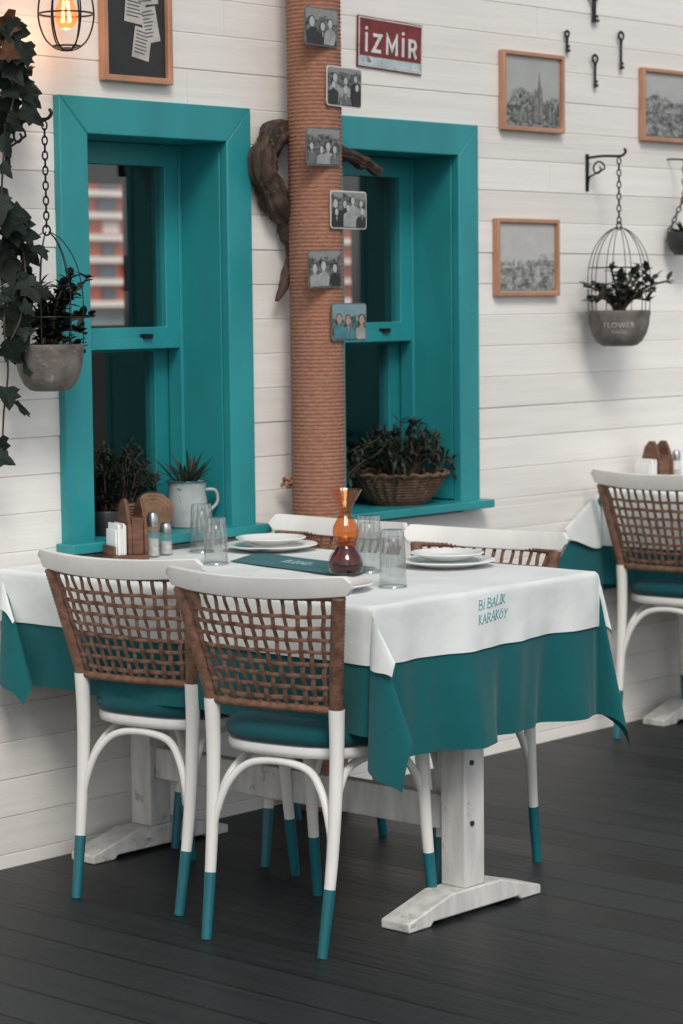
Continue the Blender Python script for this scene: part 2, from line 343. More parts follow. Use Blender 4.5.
# building
BX0,BX1,BZ=-3.0,8.5,3.0
bld=tag(empty('restaurant_building',(0,0,0)),'white plank clad restaurant building with turquoise sash windows','building')
IZ0,IZ1=.80,1.822; FRW=.093
WIN=[(-.105,.39),(.855,1.365)]
H=[(a-.045,b+.045) for a,b in WIN]; HZ0,HZ1=IZ0-.04,IZ1+.045
mb=MB(); bk=MB(); z=-.06; row=0
while z<BZ-.001:
    z0,z1=z,min(z+PITCH-.0003,BZ); cuts=sorted({z0,z1}|{q for q in (HZ0,HZ1) if z0<q<z1}); dy=rnd.uniform(-.0013,.0013); ty=rnd.uniform(-.0008,.0008)
    for a,b in zip(cuts,cuts[1:]):
        mid=(a+b)/2
        segs=[(BX0,H[0][0]),(H[0][1],H[1][0]),(H[1][1],BX1)] if HZ0<mid<HZ1 else [(BX0,BX1)]
        ca=.0021 if a==z0 else 0; cb=.0021 if b==z1 else 0
        for x0,x1 in segs:
            xs=[x0]; j=x0+((row*1.37)%2.6)+.4
            while j<x1-.3: xs.append(j); j+=2.7
            xs.append(x1)
            for xa,xb in zip(xs,xs[1:]):
                mb.prism_x([(dy+.025,a),(dy+ca*1.2+ty,a),(dy+ty,a+ca),(dy-ty,b-cb),(dy+cb*1.2-ty,b),(dy+.025,b)],xa+(.0006 if xa!=x0 else 0),xb)
    z+=PITCH; row+=1
mb.build('plank_wall',M['plank'],bld,sm=False)
for x0,x1,za,zb in [(BX0,BX1,-.1,HZ0),(BX0,BX1,HZ1,BZ),(BX0,H[0][0],HZ0,HZ1),(H[0][1],H[1][0],HZ0,HZ1),(H[1][1],BX1,HZ0,HZ1)]:
    bk.box(x0,x1,.028,.25,za,zb)
bk.build('wall_core',M['dark_in'],bld,sm=False)
# dark room behind the wall with two openings in its far side
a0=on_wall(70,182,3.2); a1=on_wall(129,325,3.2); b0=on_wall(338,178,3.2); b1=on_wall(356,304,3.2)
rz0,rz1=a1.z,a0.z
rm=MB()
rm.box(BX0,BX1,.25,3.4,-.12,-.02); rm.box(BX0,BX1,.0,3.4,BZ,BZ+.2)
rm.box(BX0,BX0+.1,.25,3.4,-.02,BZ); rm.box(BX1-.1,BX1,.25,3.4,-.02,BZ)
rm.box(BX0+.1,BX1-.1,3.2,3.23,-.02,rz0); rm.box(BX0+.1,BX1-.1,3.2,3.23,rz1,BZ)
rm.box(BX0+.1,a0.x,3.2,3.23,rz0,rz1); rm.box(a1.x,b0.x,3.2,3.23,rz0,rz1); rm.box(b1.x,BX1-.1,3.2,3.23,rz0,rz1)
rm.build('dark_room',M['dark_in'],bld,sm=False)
def window(x0,x1,label):
    ox0,ox1=x0-FRW,x1+FRW; oz1=IZ1+FRW
    m=MB()
    m.poly_y([(ox0,.79),(x0,.79),(x0,IZ1),(ox0,oz1)],-.024,.004); m.poly_y([(x1,.79),(ox1,.79),(ox1,oz1),(x1,IZ1)],-.024,.004)
    m.poly_y([(x0,IZ1),(x1,IZ1),(ox1,oz1),(ox0,oz1)],-.024,.004)
    w=m.build('window',M['turq'],bld,bevel=.003); w['label']=label
    m=MB(); m.box(x0-.043,x0,.006,.27,IZ0+.001,IZ1+.04); m.box(x1,x1+.043,.006,.27,IZ0+.001,IZ1+.04); m.box(x0,x1,.006,.27,IZ1,IZ1+.04)
    m.box(x1-.012,x1,.15,.2,IZ0+.001,IZ1); m.box(x0,x0+.012,.15,.2,IZ0+.001,IZ1)
    m.build('reveal',M['turq'],w,bevel=.002)
    m=MB(); m.box(ox0-.02,ox1+.02,-.065,-.0,.772,.797); m.box(x0-.04,x1+.04,.0,.27,.772,.797)
    m.build('sill',M['turq'],w,bevel=.003)
    zm=1.275
    m=MB(); m.ring_y(x0+.002,x1-.002,zm,IZ1-.001,.058,.155,.195)
    m.box(x0+.03,x1-.03,.145,.155,zm-.0,zm+.03)
    u=m.build('upper_sash',M['turq'],w,bevel=.002)
    m=MB(); m.box(x0+.055,x1-.055,.173,.177,zm+.053,IZ1-.055); m.build('upper_pane',M['pane'],w)
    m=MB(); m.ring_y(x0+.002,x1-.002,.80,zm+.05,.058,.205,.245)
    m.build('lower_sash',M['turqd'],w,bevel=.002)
    m=MB(); m.box(x0+.055,x1-.055,.223,.227,.85,zm-.004); m.build('lower_pane',M['pane'],w)
    m=MB(); m.box(x1-.16,x1-.13,.135,.153,zm+.028,zm+.04); m.build('sash_catch',M['iron'],w)
window(*WIN[0],'turquoise sash window on the left, above the wall end of the table'); window(*WIN[1],'turquoise sash window right of the rope wrapped post')
# distant building seen through the room
db=tag(empty('apartment_building',(16,16,-.12)),'pinkish red apartment building glimpsed through the left window pane','building')
m=MB(); m.box(-14,14,0,6,1.45,7); m.build('facade_wall',M['facade'],db,sm=False)
m=MB(); m.box(-14,14,0,6,0,1.45); m.build('ground_storey',M['facadegrey'],db,sm=False)
for k in range(14):
    m=MB(); m.box(-14,14,-.15,-.0,1.47+k*.25,1.54+k*.25); m.build('facade_band',M['facadeband'],db,sm=False)
rg=random.Random(31)
for k in range(8):
    for i in range(12):
        x=-4.2+i*.55+rg.uniform(-.05,.05)
        m=MB(); m.box(x,x+rg.uniform(.18,.3),-.04,.02,1.56+k*.25,1.69+k*.25); m.build('window',M['facadewin'] if (i*7+k*3)%4 else M['facadeband'],db,sm=False)
# ------------------------------------------------------------------ rope wrapped post
PX,PY,PR=.637,-.115,.074
prof=[]; zz=0
while zz<2.9:
    for q in range(4): prof.append((PR-.003+.0036*abs(math.sin(PI*(q+.5)/4)),zz+.0105*q/4))
    zz+=.0105
post=empty('rope_wrapped_post',(PX,PY,0)); tag(post,'round post wrapped in terracotta rope between the two turquoise windows','post')
m=MB(); m.lathe(prof,36); m.build('rope_wrap',M['rope'],post,ang=80)
kn=on_wall(287,484,PY); kc=Vector((0,0,kn.z))-rt0*(PR+.008)
m=MB(); kp=[]
for k in range(48):
    t=2*PI*k/48; kp.append(kc+rt0*(.0075*(math.sin(t)+2*math.sin(2*t)))*.62+Vector((0,0,1))*(.0075*(math.cos(t)-2*math.cos(2*t)))*.62-fw0*(.007*math.sin(3*t)+.006))
m.tube(kp,.0052,8,closed=True)
m.tube(smooth([kc,kc-rt0*.012-Vector((0,0,.004)),kc-rt0*.022-Vector((0,0,.014))],4),.0048,8)
m.build('rope_knot',M['rope'],post,ang=80)
# photo cards
cards=[(304,337,8,46,3),(326,361,67,107,6),(306,340,128,166,4),(330,366,191,229,7),(308,341,250,288,3),(331,366,303,341,3)]
clabs=['black and white photo card topmost on the rope post','black and white photo card second from top on the rope post','black and white photo card third from top on the rope post','black and white photo card fourth from top on the rope post','black and white photo card fifth from top on the rope post','faintly coloured photo card lowest on the rope post']
def figures(mb,n,w,h,y,rg):
    rows=[(n,.0)] if n<5 else [(n-n//2,.22),(n//2,.0)]
    ly=0
    for cnt,lift in rows:
        for i in range(cnt):
            cx=-w/2+w*(i+.5)/cnt+rg.uniform(-.06,.06)*w; s=h*rg.uniform(.085,.12)*(1.25 if n<4 else 1); top=h*(rg.uniform(.42,.56)+lift)+(h*.08 if n<4 else 0)
            hd=[(cx+s*.72*math.cos(t*PI/6),top+s*math.sin(t*PI/6)) for t in range(12)]
            hair=[(cx+s*.86*math.cos(t*PI/8),top+s*.25+s*.95*math.sin(t*PI/8)) for t in range(9)]
            sw=s*rg.uniform(1.7,2.3); b=.05*h; lean=rg.uniform(-.6,.6)*s
            bd=[(cx-sw*.9+lean,b),(cx+sw*.9+lean,b),(cx+sw,top-s*2.3),(cx+sw*.8,top-s*1.7),(cx+s*.45,top-s*1.25),(cx+s*.35,top-s*.7),(cx-s*.35,top-s*.7),(cx-s*.45,top-s*1.25),(cx-sw*.8,top-s*1.7),(cx-sw,top-s*2.3)]
            mx=lambda P:[(min(w/2,max(-w/2,a)),y-ly,min(h*.95,c)) for a,c in P]
            mb.add(mx(bd),[tuple(range(10))],rg.choice((0,0,2,3))); ly+=.0001
            mb.add(mx(hair),[tuple(range(9))],0); ly+=.0001
            mb.add(mx(hd),[tuple(range(12))],1); ly+=.0001
            if rg.random()<.6:
                sh=[(cx-s*.35,top-s*1.2),(cx+s*.35,top-s*1.2),(cx+s*.1,top-s*2.6)]; mb.add(mx(sh),[(0,1,2)],3); ly+=.0001
M['figdark']=mat('print_dark_grey',(.016,.017,.018),.3,.4,40); M['figlight']=mat('print_pale_grey',(.42,.42,.41),.3,.2,40); M['figmid']=mat('print_mid_grey',(.12,.125,.125),.3,.4,40); M['figblue']=mat('print_teal',(.06,.2,.24),.3,.4,40)
M['figskin']=mat('print_skin',(.40,.24,.17),.3,.2,40); M['figpale']=mat('print_shirt_grey',(.30,.31,.31),.3,.3,40); M['figfade']=mat('print_faded_grey',(.20,.205,.20),.3,.4,60)
for i,(u0,u1,v0,v1,n) in enumerate(cards):
    Y=PY-PR-.003-.0015*(i%2)
    A=on_wall(u0,(v0+v1)/2,Y); B=on_wall(u1,(v0+v1)/2,Y); zt=on_wall((u0+u1)/2,v0,Y).z; zb=on_wall((u0+u1)/2,v1,Y).z
    w=B.x-A.x; h=zt-zb; c=empty('photo_card',((A.x+B.x)/2,Y,zb),0); tag(c,clabs[i],'photo card','photo cards on the rope post'); c.rotation_euler=(0,R(rnd.uniform(-1.5,1.5)),0)
    def rrect(w,h,z0,r=.009):
        o=[]
        for cx,cz,a in ((w/2-r,z0+h-r,0),(-w/2+r,z0+h-r,90),(-w/2+r,z0+r,180),(w/2-r,z0+r,270)):
            for k in range(4): t=R(a+30*k); o.append((cx+r*math.cos(t),cz+r*math.sin(t)))
        return o
    m=MB(); m.poly_y(rrect(w,h,0),-.0012,.0008); m.build('card',M['mount'] if i in(1,3) else M['figmid'],c,sm=False)
    e=.0035; m=MB(); m.poly_y(rrect(w-2*e,h-2*e,e,.007),-.0022,-.0013); m.build('picture',photo_mat('card_picture',i+2,(.02,.021,.022),(.26,.27,.27) if i!=5 else (.20,.32,.36),(.7,.85,.75,.8,.8,.6)[i],9),c,sm=False)
    m=MB(); figures(m,n,w-2*e-.006,h,-.0026,random.Random(i+5)); m.build('figures',[M['figdark'],M['figlight'] if i!=5 else M['figskin'],M['figmid'] if i!=5 else M['figblue'],M['figpale']],c,sm=False)
# driftwood
pp=[(379,174,.012),(371,166,.016),(360,161,.018),(348,155,.019),(325,145,.020),(305,135,.024),(287,131,.031),(271,139,.037),(263,158,.039),(266,182,.038),(279,204,.036),(290,226,.033),(295,247,.027),(291,268,.020),(283,285,.013),(277,300,.005)]
pts=[on_wall(u,v,-.046) for u,v,_ in pp]; sp=smooth(pts,8); rs=[]
for i in range(len(pts)-1):
    for k in range(8): t=k/8; rs.append(pp[i][2]*(1-t)+pp[i+1][2]*t)
rs.append(pp[-1][2]); o0=pts[-1].copy()
for i,p in enumerate(sp):
    p.x+=.004*math.sin(i*.45); p.z+=.003*math.sin(i*.6+1); rs[i]*=(1+.08*math.sin(i*.5)+.05*math.sin(i*1.3))
def rf(i,a): return 1+.10*math.sin(3*a+i*.10)+.08*math.sin(5*a-i*.07+1)+.06*math.sin(11*a+i*.12)+.045*math.sin(17*a+i*.08)
m=MB(); m.tube([p-o0 for p in sp],rs,44,rfun=rf)
d=m.build('driftwood_branch',M['drift'],loc=o0,ang=80)
tag(d,'dark curved driftwood branch hung behind the rope wrapped post','driftwood')
# ------------------------------------------------------------------ framed pictures, sign, keys
def framed(u0,u1,v0,v1,label,pm,dark=False,fw_=.0125,extra=None):
    vm=(v0+v1)/2; um=(u0+u1)/2
    A=on_wall(u0,vm); B=on_wall(u1,vm); zt=on_wall(um,v0).z; zb=on_wall(um,v1).z; w=B.x-A.x; h=zt-zb
    t=empty('framed_picture',((A.x+B.x)/2,-.002,zb)); tag(t,label,'picture frame','framed pictures on the plank wall')
    m=MB(); m.ring_y(-w/2,w/2,0,h,fw_,-.022,0); m.build('frame',M['copperframe'],t,bevel=.002)
    m=MB(); m.box(-w/2+fw_*.8,w/2-fw_*.8,-.009,-.002,fw_*.8,h-fw_*.8); m.build('mount',M['mount'] if not dark else M['black'],t,sm=False)
    if pm:
        e=fw_+.004; m=MB(); m.box(-w/2+e,w/2-e,-.0115,-.0095,e,h-e); m.build('picture',pm,t,sm=False)
    if extra: extra(t,w,h)
    return t
def tower(t,w,h):
    m=MB(); rg=random.Random(4)
    for k in range(22):
        cx=rg.uniform(-.11,.12); ww=rg.uniform(.006,.016); b=.26+.5*math.exp(-((cx-.035)/.04)**2)*rg.uniform(.5,1); a=.12
        if abs(cx)+ww>w/2-.02: continue
        m.poly_y([(cx-ww/2,h*a),(cx+ww/2,h*a),(cx+ww*.5,h*b*.8),(cx+ww*.2,h*b*.92),(cx,h*(b+.04)),(cx-ww*.25,h*b*.9),(cx-ww*.5,h*b*.75)],-.0125-.0001*k,-.0117,k%2)
    m.build('printed_trees',[M['figmid'],M['figfade']],t,sm=False)
def shore(t,w,h):
    m=MB(); rg=random.Random(int(w*1e4)); x=-w/2+.02
    while x<w/2-.03:
        ww=rg.uniform(.006,.016); hh=rg.uniform(.008,.03)
        if rg.random()<.8: m.poly_y([(x,h*.40),(x+ww,h*.40),(x+ww,h*.40+hh*h*2),(x+ww*.5,h*.40+hh*h*2.6),(x,h*.40+hh*h*2)],-.0125,-.0118,rg.randrange(2))
        x+=ww*1.05
    m.build('printed_houses',[M['figfade'],M['figpale']],t,sm=False)
framed(498,559,53,132,'copper framed photo of dark trees, upper one right of the red sign',photo_mat('tree_picture',11,(.06,.065,.068),(.42,.43,.41),.42),extra=tower)
framed(638,702,71,143,'copper framed grey photo cut by the right edge of the picture',photo_mat('street_picture',14,(.06,.065,.065),(.46,.46,.45),.60,12),extra=shore)
framed(492,554,219,296,'copper framed hazy landscape photo, lower one beside the right window',photo_mat('landscape_picture',17,(.20,.205,.195),(.54,.54,.52),.38,9),extra=shore)
def notes(t,w,h):
    rg=random.Random(3)
    for cx,cz,ww,hh,a in ((.035,.26,.075,.12,-8),(.0,.20,.07,.10,6),(.05,.15,.055,.09,-12),(.045,.32,.06,.08,4),(.02,.10,.06,.08,10)):
        Mx=Matrix.Translation((cx,0,cz))@Matrix.Rotation(R(a),4,'Y')
        m=MB(); y=-.0102-.0008*rg.random()-cz*.002; m.box(-ww/2,ww/2,y,y+.0004,-hh/2,hh/2,0,Mx)
        zz=hh/2-.012
        while zz>-hh/2+.008:
            m.box(-ww/2+.006,ww/2-.006-rg.random()*.02,y-.0004,y-.0001,zz,zz+.003,1,Mx); zz-=.009
        m.build('pinned_note',[M['paper'],M['ink']],t,sm=False)
framed(97,166,-75,83,'tall copper framed black board of pale notes above the left window',None,True,.016,notes)
# sign
A=on_wall(355,45); B=on_wall(420,50); zt=on_wall(388,20).z; zb=on_wall(388,71).z; w=B.x-A.x; h=zt-zb
sg=empty('wall_sign',((A.x+B.x)/2,-.002,zb)); sg.rotation_euler=(0,R(2.0),0); tag(sg,'red enamel place name sign with white capital letters, right of the rope post','sign')
m=MB(); m.box(-w/2,w/2,-.006,0,0,h); m.build('plate',M['signred'],sg,bevel=.004)
m=MB(); m.ring_y(-w/2+.004,w/2-.004,.003,h-.004,.003,-.0072,-.0061); m.build('border',M['signwhite'],sg,sm=False)
m=MB(); m.box(-w/2+.008,w/2-.008,-.0070,-.0062,.007,.032); m.build('lower_band',M['signblue'],sg,sm=False)
lh=h*.47; lz=.044; m=MB(); bw=.017; yo=0
SG=[('İ',.018,[[(.0,0),(.0,1)],[(.0,1.14),(.0,1.30)]]),('Z',.062,[[(0,.91),(1,.91),(.02,.09),(1.02,.09)]]),('M',.074,[[(0,0),(0,.97),(.5,.28),(1,.97),(1,0)]]),('İ',.018,[[(.0,0),(.0,1)],[(.0,1.14),(.0,1.30)]]),('R',.056,[[(0,0),(0,1)],[(0,.91),(.62,.91),(.88,.80),(.94,.68),(.86,.54),(.62,.45),(0,.45)],[(.48,.46),(1,0)]])]
tot=sum(a[1]+.022 for a in SG)-.022; k0=(w-.056)/tot; xx=-w/2+.030
for c,aw,st in SG:
    for s_ in st:
        m.ribbon_y([(xx+(a*(aw-bw if c!='İ' else 0)+bw*.5)*k0,lz+b*lh*.80) for a,b in s_],bw*k0*.80,-.0078-yo,-.0062); yo+=.00012
    xx+=(aw+.022)*k0
m.build('lettering',M['signwhite'],sg,sm=False)
# keys
def key(u,v0,v1,label,wide=1.0):
    P=on_wall(u,v0); Q=on_wall(u,v1); Lk=P.z-Q.z; t=empty('old_key',(P.x,-.012,Q.z)); tag(t,label,'key','old keys on the plank wall')
    r=min(.013,Lk*.14)*wide
    m=MB(); m.tube([(r*math.cos(a*PI/8),0,Lk-r+r*math.sin(a*PI/8)) for a in range(16)],.0035*wide,7,closed=True); m.build('bow',M['key'],t)
    m=MB(); m.tube([(0,0,Lk-2*r),(0,0,Lk-2*r-.012),(0,0,0)],[.006,.0042*wide,.0038*wide],8); m.build('shank',M['key'],t)
    m=MB(); m.box(.003,.015*wide,-.0022,.0022,.003,.012); m.box(.003,.012*wide,-.0022,.0022,.016,.024); m.build('bit',M['key'],t)
    m=MB(); m.tube([(0,.014,Lk-r*.4),(0,-.006,Lk-r*.4)],.002,6); m.build('nail',M['iron'],t)
key(591,-14,23,'large dark old key cut by the top edge of the picture',1.7)
key(564,31,53,'smallest dark old key, up and left of the others')
key(592,55,88,'dark old key hanging lowest of the wall keys')
key(618,32,70,'long dark old key between the two upper picture frames')
# ------------------------------------------------------------------ lamp
LB=on_wall(66,14,-.13); lamp=empty('caged_wall_lamp',(LB.x,0,LB.z)); tag(lamp,'lit black wire cage wall lamp with warm bulb at top left','lamp')
m=MB(); m.tube(smooth([(0,0,.28),(0,-.05,.29),(0,-.11,.27),(0,-.13,.2),(0,-.13,.12)],6),.009,10); m.lathe([(.045,0),(.045,.004)],20,(0,0,.28)); m.build('arm',M['iron'],lamp)
m=MB(); m.lathe([(.016,.045),(.022,.05),(.024,.10),(.034,.105),(.034,.125),(.012,.14)],20,(0,-.13,0)); m.build('socket',M['iron'],lamp)
m=MB()
for k in range(6):
    a=2*PI*k/6+.35; prof=[(.032,.11),(.05,.075),(.064,.03),(.066,-.015),(.052,-.058),(.03,-.08),(.014,-.086)]
    m.tube(smooth([(r*math.cos(a),-.13+r*math.sin(a),z) for r,z in prof],4),.0024,6)
for r,z in ((.0655,.0),(.034,-.0775),(.014,-.086)): m.tube([(r*math.cos(t*PI/14),-.13+r*math.sin(t*PI/14),z) for t in range(28)],.0024,6,closed=True)
m.build('cage',M['iron'],lamp)
m=MB(); m.lathe([(.001,-.038),(.014,-.035),(.025,-.02),(.028,-.004),(.024,.016),(.016,.034),(.013,.048)],20,(0,-.13,0)); m.build('bulb',M['bulb'],lamp)
m=MB()
for k in range(4):
    a=PI/2*k; m.tube([(.008*math.cos(a),-.13+.008*math.sin(a),.03),(.012*math.cos(a+.3),-.13+.012*math.sin(a+.3),-.02)],.0028,6)
m.build('filament',M['glow'],lamp)
pl=bpy.data.lights.new('bulb_light','POINT'); pl.energy=.8; pl.color=(1,.52,.25); pl.shadow_soft_size=.03
po=bpy.data.objects.new('bulb_light',pl); col.objects.link(po); po.parent=lamp; po.location=(0,-.13,-.045)
# ------------------------------------------------------------------ hanging planters
def chain(mb,p0,p1,link=.022,r=.0022):
    p0=Vector(p0); p1=Vector(p1); n=max(2,int((p1-p0).length/(link*.78))); d=(p1-p0).normalized(); q=d.orthogonal().normalized(); w=d.cross(q)
    for i in range(n):
        c=p0.lerp(p1,(i+.5)/n); s=q if i%2 else w
        mb.tube([c+d*(link*.5*math.sin(2*PI*t/10))+s*(link*.28*math.cos(2*PI*t/10)) for t in range(10)],r,5,closed=True)
def bracket(X,z,out,label):
    t=empty('wall_bracket',(X,0,z)); tag(t,label,'bracket','iron brackets on the plank wall')
    m=MB(); m.box(-.008,.008,-.005,0,-.105,.012); m.build('wall_plate',M['iron'],t,bevel=.002)
    m=MB(); m.tube(smooth([(0,-.004,0),(0,-out*.5,.003),(0,-out,.0),(0,-out-.018,.004),(0,-out-.026,.014),(0,-out-.02,.022)],5),.0042,8); m.build('arm',M['iron'],t)
    sp=[(0,-.045-.026*(1-k/24)*math.cos(k*.42),-.036+.026*(1-k/24)*math.sin(k*.42)) for k in range(18)]
    m=MB(); m.tube([(0,-.004,-.085),(0,-.012,-.06)]+sp,.003,7); m.build('scroll',M['iron'],t)
def planter(u,vt,vc,vr,vb,r,out,label,blabel,wires=8,word=True):
    P=[on_wall(u,v,-out) for v in (vt,vc,vr,vb)]; X=P[2].x; zt,zc,zr,zb=[p.z for p in P]
    bracket(X,zt+.006,out,blabel)
    t=empty('hanging_planter',(X,-out,zb)); tag(t,label,'hanging planter','wire cage planters hanging on the wall')
    hr=zr-zb; hc=zc-zb; ht=zt-zb
    m=MB(); chain(m,(0,0,ht),(0,0,hc+.012)); m.tube([(.012*math.cos(k*PI/6),0,hc+.004+.012*math.sin(k*PI/6)) for k in range(12)],.0025,6,closed=True); m.build('chain',M['iron'],t)
    H=hc-hr; m=MB()
    for k in range(wires):
        a=2*PI*k/wires+.2
        pf=[(r*.98,0),(r*1.0,H*.25),(r*.98,H*.5),(r*.80,H*.74),(r*.45,H*.92),(.008,H)]
        m.tube(smooth([(q*math.cos(a),q*math.sin(a),hr+zz) for q,zz in pf],4),.0014,5)
    for q,zz in ((r*1.0,.25),(r*.98,.52)): m.tube([(q*math.cos(k*PI/16),q*math.sin(k*PI/16),hr+H*zz) for k in range(32)],.0014,5,closed=True)
    m.build('wire_cage',M['iron'],t)
    pf=[(r*.45,0),(r*.58,.003),(r*.74,hr*.14),(r*.88,hr*.36),(r*.965,hr*.62),(r*.985,hr*.82),(r*1.0,hr*.88),(r*1.02,hr*.94),(r*1.01,hr),(r*.95,hr+.002),(r*.9,hr*.9)]
    m=MB(); m.lathe(pf,40); b=m.build('bowl',M['concrete'],t,ang=60)
    m=MB(); m.lathe([(r*.92,hr*.9),(r*.5,hr*.93),(.002,hr*.95)],24,cap=(False,True)); m.build('soil',M['soil'],t)
    if word:
        m=MB(); ca=math.atan2(CAM.y+out,CAM.x-X)
        for body,size,zc_ in (('FLOWER',.024,.60),('GARDEN',.011,.40)):
            vs,fs=text_geo(body,size,0,0,1.1)
            def rad(z):
                for (r0,z0),(r1,z1) in zip(pf,pf[1:9]):
                    if z0<=z<=z1: return r0+(r1-r0)*(z-z0)/(z1-z0+1e-9)
                return r
            q=[]
            for v in vs:
                zz=zc_*hr+v.y; rr=rad(zz)+.0018; a=ca+v.x/rr; q.append((rr*math.cos(a),rr*math.sin(a),zz))
            m.add(q,fs)
        m.build('lettering',M['potletter'],b,sm=False)
    return Vector((X,-out,zr-.012))
S1=planter(619,158,227,311,346,.098,.125,'grey lettered bowl in domed wire cage on the right, between wall and distant table','black scroll bracket holding the right wire cage planter',10)
S2=planter(49,122,232,345,391,.084,.14,'grey bowl in wire cage at the left edge beside the ivy','black scroll bracket at the left edge among the ivy',7,False)
def jade(base,name,label,spread,bias,n,L,seed,mat_=None,zr=(.05,.13),dn=3):
    rg=random.Random(seed); t=empty(name,base); tag(t,label,'plant'); st=MB(); lf=MB()
    for k in range(n):
        a=2*PI*k/n+rg.uniform(-.3,.3); s=spread*rg.uniform(.4,1); tip=Vector((math.cos(a)*s+bias[0]*rg.random(),math.sin(a)*s*.6+bias[1]*rg.random(),rg.uniform(*zr)+bias[2]*rg.random()))
        p=smooth([(0,0,0),tip*.45+Vector((0,0,.03)),tip],5); st.tube(p,[.006-.004*i/len(p) for i in range(len(p))],6)
        for q in p[3:]:
            for _ in range(dn):
                d=Vector((rg.uniform(-1,1),rg.uniform(-1,1),rg.uniform(-.2,1))); lf.leaf(q,d,(0,0,1),L*rg.uniform(.7,1.2),L*.62,.3,.1)
    st.build('stem',M['stem'],t); lf.build('foliage',mat_ or M['leaf'],t); return t
jade(S1,'succulent_plant','spreading dark green jade plant growing out of the right caged bowl',.20,(.03,-.04,.0),15,.034,3,zr=(.03,.17),dn=2)
def spiky(base,name,label,n,L,W,seed,m_,spread=1.0,flat=.4,rad=.03,part='foliage',cat='plant'):
    rg=random.Random(seed); t=empty(name,base); tag(t,label,cat); lf=MB(); st=MB()
    for k in range(n):
        a=rg.uniform(0,2*PI); rr=rad*math.sqrt(rg.random()); b=Vector((rr*math.cos(a),rr*math.sin(a),0)); d=Vector((math.cos(a)*spread*rg.random(),math.sin(a)*spread*rg.random(),rg.uniform(flat,1)))
        lf.leaf(b,d,(0,0,1),L*rg.uniform(.55,1.1),W,.4,rg.uniform(.0,.4))
    st.tube([(0,0,-.01),(0,0,.02)],.008,6); st.build('stem',M['stem'],t); lf.build(part,m_,t); return t
def bushy(base,name,label,n,sx,sy,sz,L,W,seed,m_,per=9,droop=0):
    rg=random.Random(seed); t=empty(name,base); tag(t,label,'plant'); lf=MB(); st=MB()
    for k in range(n):
        a=rg.uniform(0,2*PI); rr=math.sqrt(rg.random()); tip=Vector((sx*rr*math.cos(a),sy*rr*math.sin(a),sz*(1-.65*rr*rr)*rg.uniform(.4,1.15)-droop*rr**3*rg.random()))
        p=smooth([(tip.x*.25,tip.y*.25,0),tip*.6+Vector((0,0,.02+droop*.3)),tip],5); st.tube(p,.0016,5)
        for q in p[2:]:
            for _ in range(per//3):
                d=Vector((rg.uniform(-1,1),rg.uniform(-1,1),rg.uniform(-.3,1.2))); lf.leaf(q,d,(0,0,1),L*rg.uniform(.6,1.2),W*rg.uniform(.7,1.2),.3,rg.uniform(-.1,.4))
    st.build('stem',M['stem'],t); lf.build('foliage',m_,t); return t
jade(S2,'succulent_plant','bushy dark plant growing in the left caged bowl',.11,(.03,-.03,.04),20,.033,9,M['leafdark'],(-.02,.17),3)
# third, far right
HO=.066; P=on_wall(684,232,-HO); Pt=on_wall(680,160,-HO); t=empty('hanging_pot',(P.x,-HO,P.z-.075)); tag(t,'dark hanging pot on chains cut by the right edge of the picture','hanging pot')
m=MB(); m.lathe([(.03,0),(.048,.02),(.058,.05),(.055,.075),(.05,.07)],24); m.build('pot',M['black'],t)
m=MB(); zt=Pt.z-P.z+.075
for k in range(3):
    a=2*PI*k/3+2.4; chain(m,(.05*math.cos(a),.05*math.sin(a),.075),(0,0,zt-.12))
chain(m,(0,0,zt-.12),(0,0,zt)); m.build('chain',M['iron'],t)
m=MB(); m.tube(smooth([(0,HO,zt+.006),(0,HO*.5,zt+.005),(0,.0,zt+.002),(0,-.010,zt+.006),(0,-.008,zt+.014)],4),.003,7); m.build('wall_hook',M['iron'],t)
spiky((P.x,-HO,P.z-.006),'trailing_plant','small dark plant in the dark pot at the right edge',40,.05,.012,4,M['leafdark'],1.2,.1)
# ivy
ivt=empty('ivy_vine',on_wall(3,470,-.12)); tag(ivt,'dark ivy vine trailing down the left edge of the picture','ivy'); o0=ivt.location.copy()
la=MB(); lb=MB(); st=MB(); rg=random.Random(21)
vines=[[(-6,20),(10,45),(14,85),(6,120),(3,165),(2,210),(12,240),(14,285),(4,320),(8,370),(4,410),(2,452)],[(-4,195),(10,215),(22,245),(26,285),(20,320),(8,345)],[(-8,40),(2,60),(14,90),(8,120)]]
for vi,vp in enumerate(vines):
    ps=smooth([on_wall(u,v,-.12-.03*math.sin(i*1.7+vi)-.03*vi)-o0 for i,(u,v) in enumerate(vp)],6); st.tube(ps,.0025,6)
    for i,p in enumerate(ps):
        v=vp[0][1]+(vp[-1][1]-vp[0][1])*i/len(ps)
        dens=(2 if v<125 or (215<v<320 and i%2) else 1) if vi==0 else (1 if i%3 else 0)
        if v>340 or 125<=v<=210: dens=1 if i%3==0 else 0
        for _ in range(dens):
            d=Vector((rg.uniform(-.5,1),rg.uniform(-.9,.3),rg.uniform(-1.2,.1))); (lb if v<50 and rg.random()<.45 else la).ivy(p+Vector((rg.uniform(-.035,.04),rg.uniform(-.03,.02),rg.uniform(-.015,.015))),d,(rg.uniform(-.9,0),-.8,rg.uniform(.1,.8)),rg.uniform(.036,.076))
st.build('stem',M['stem'],ivt)
la.build('leaves',M['leafdark'],ivt,sm=False); lb.build('lamplit_leaves',M['leaflamplit'],ivt,sm=False)  # some top leaves take the colour with the lamp's glow painted in
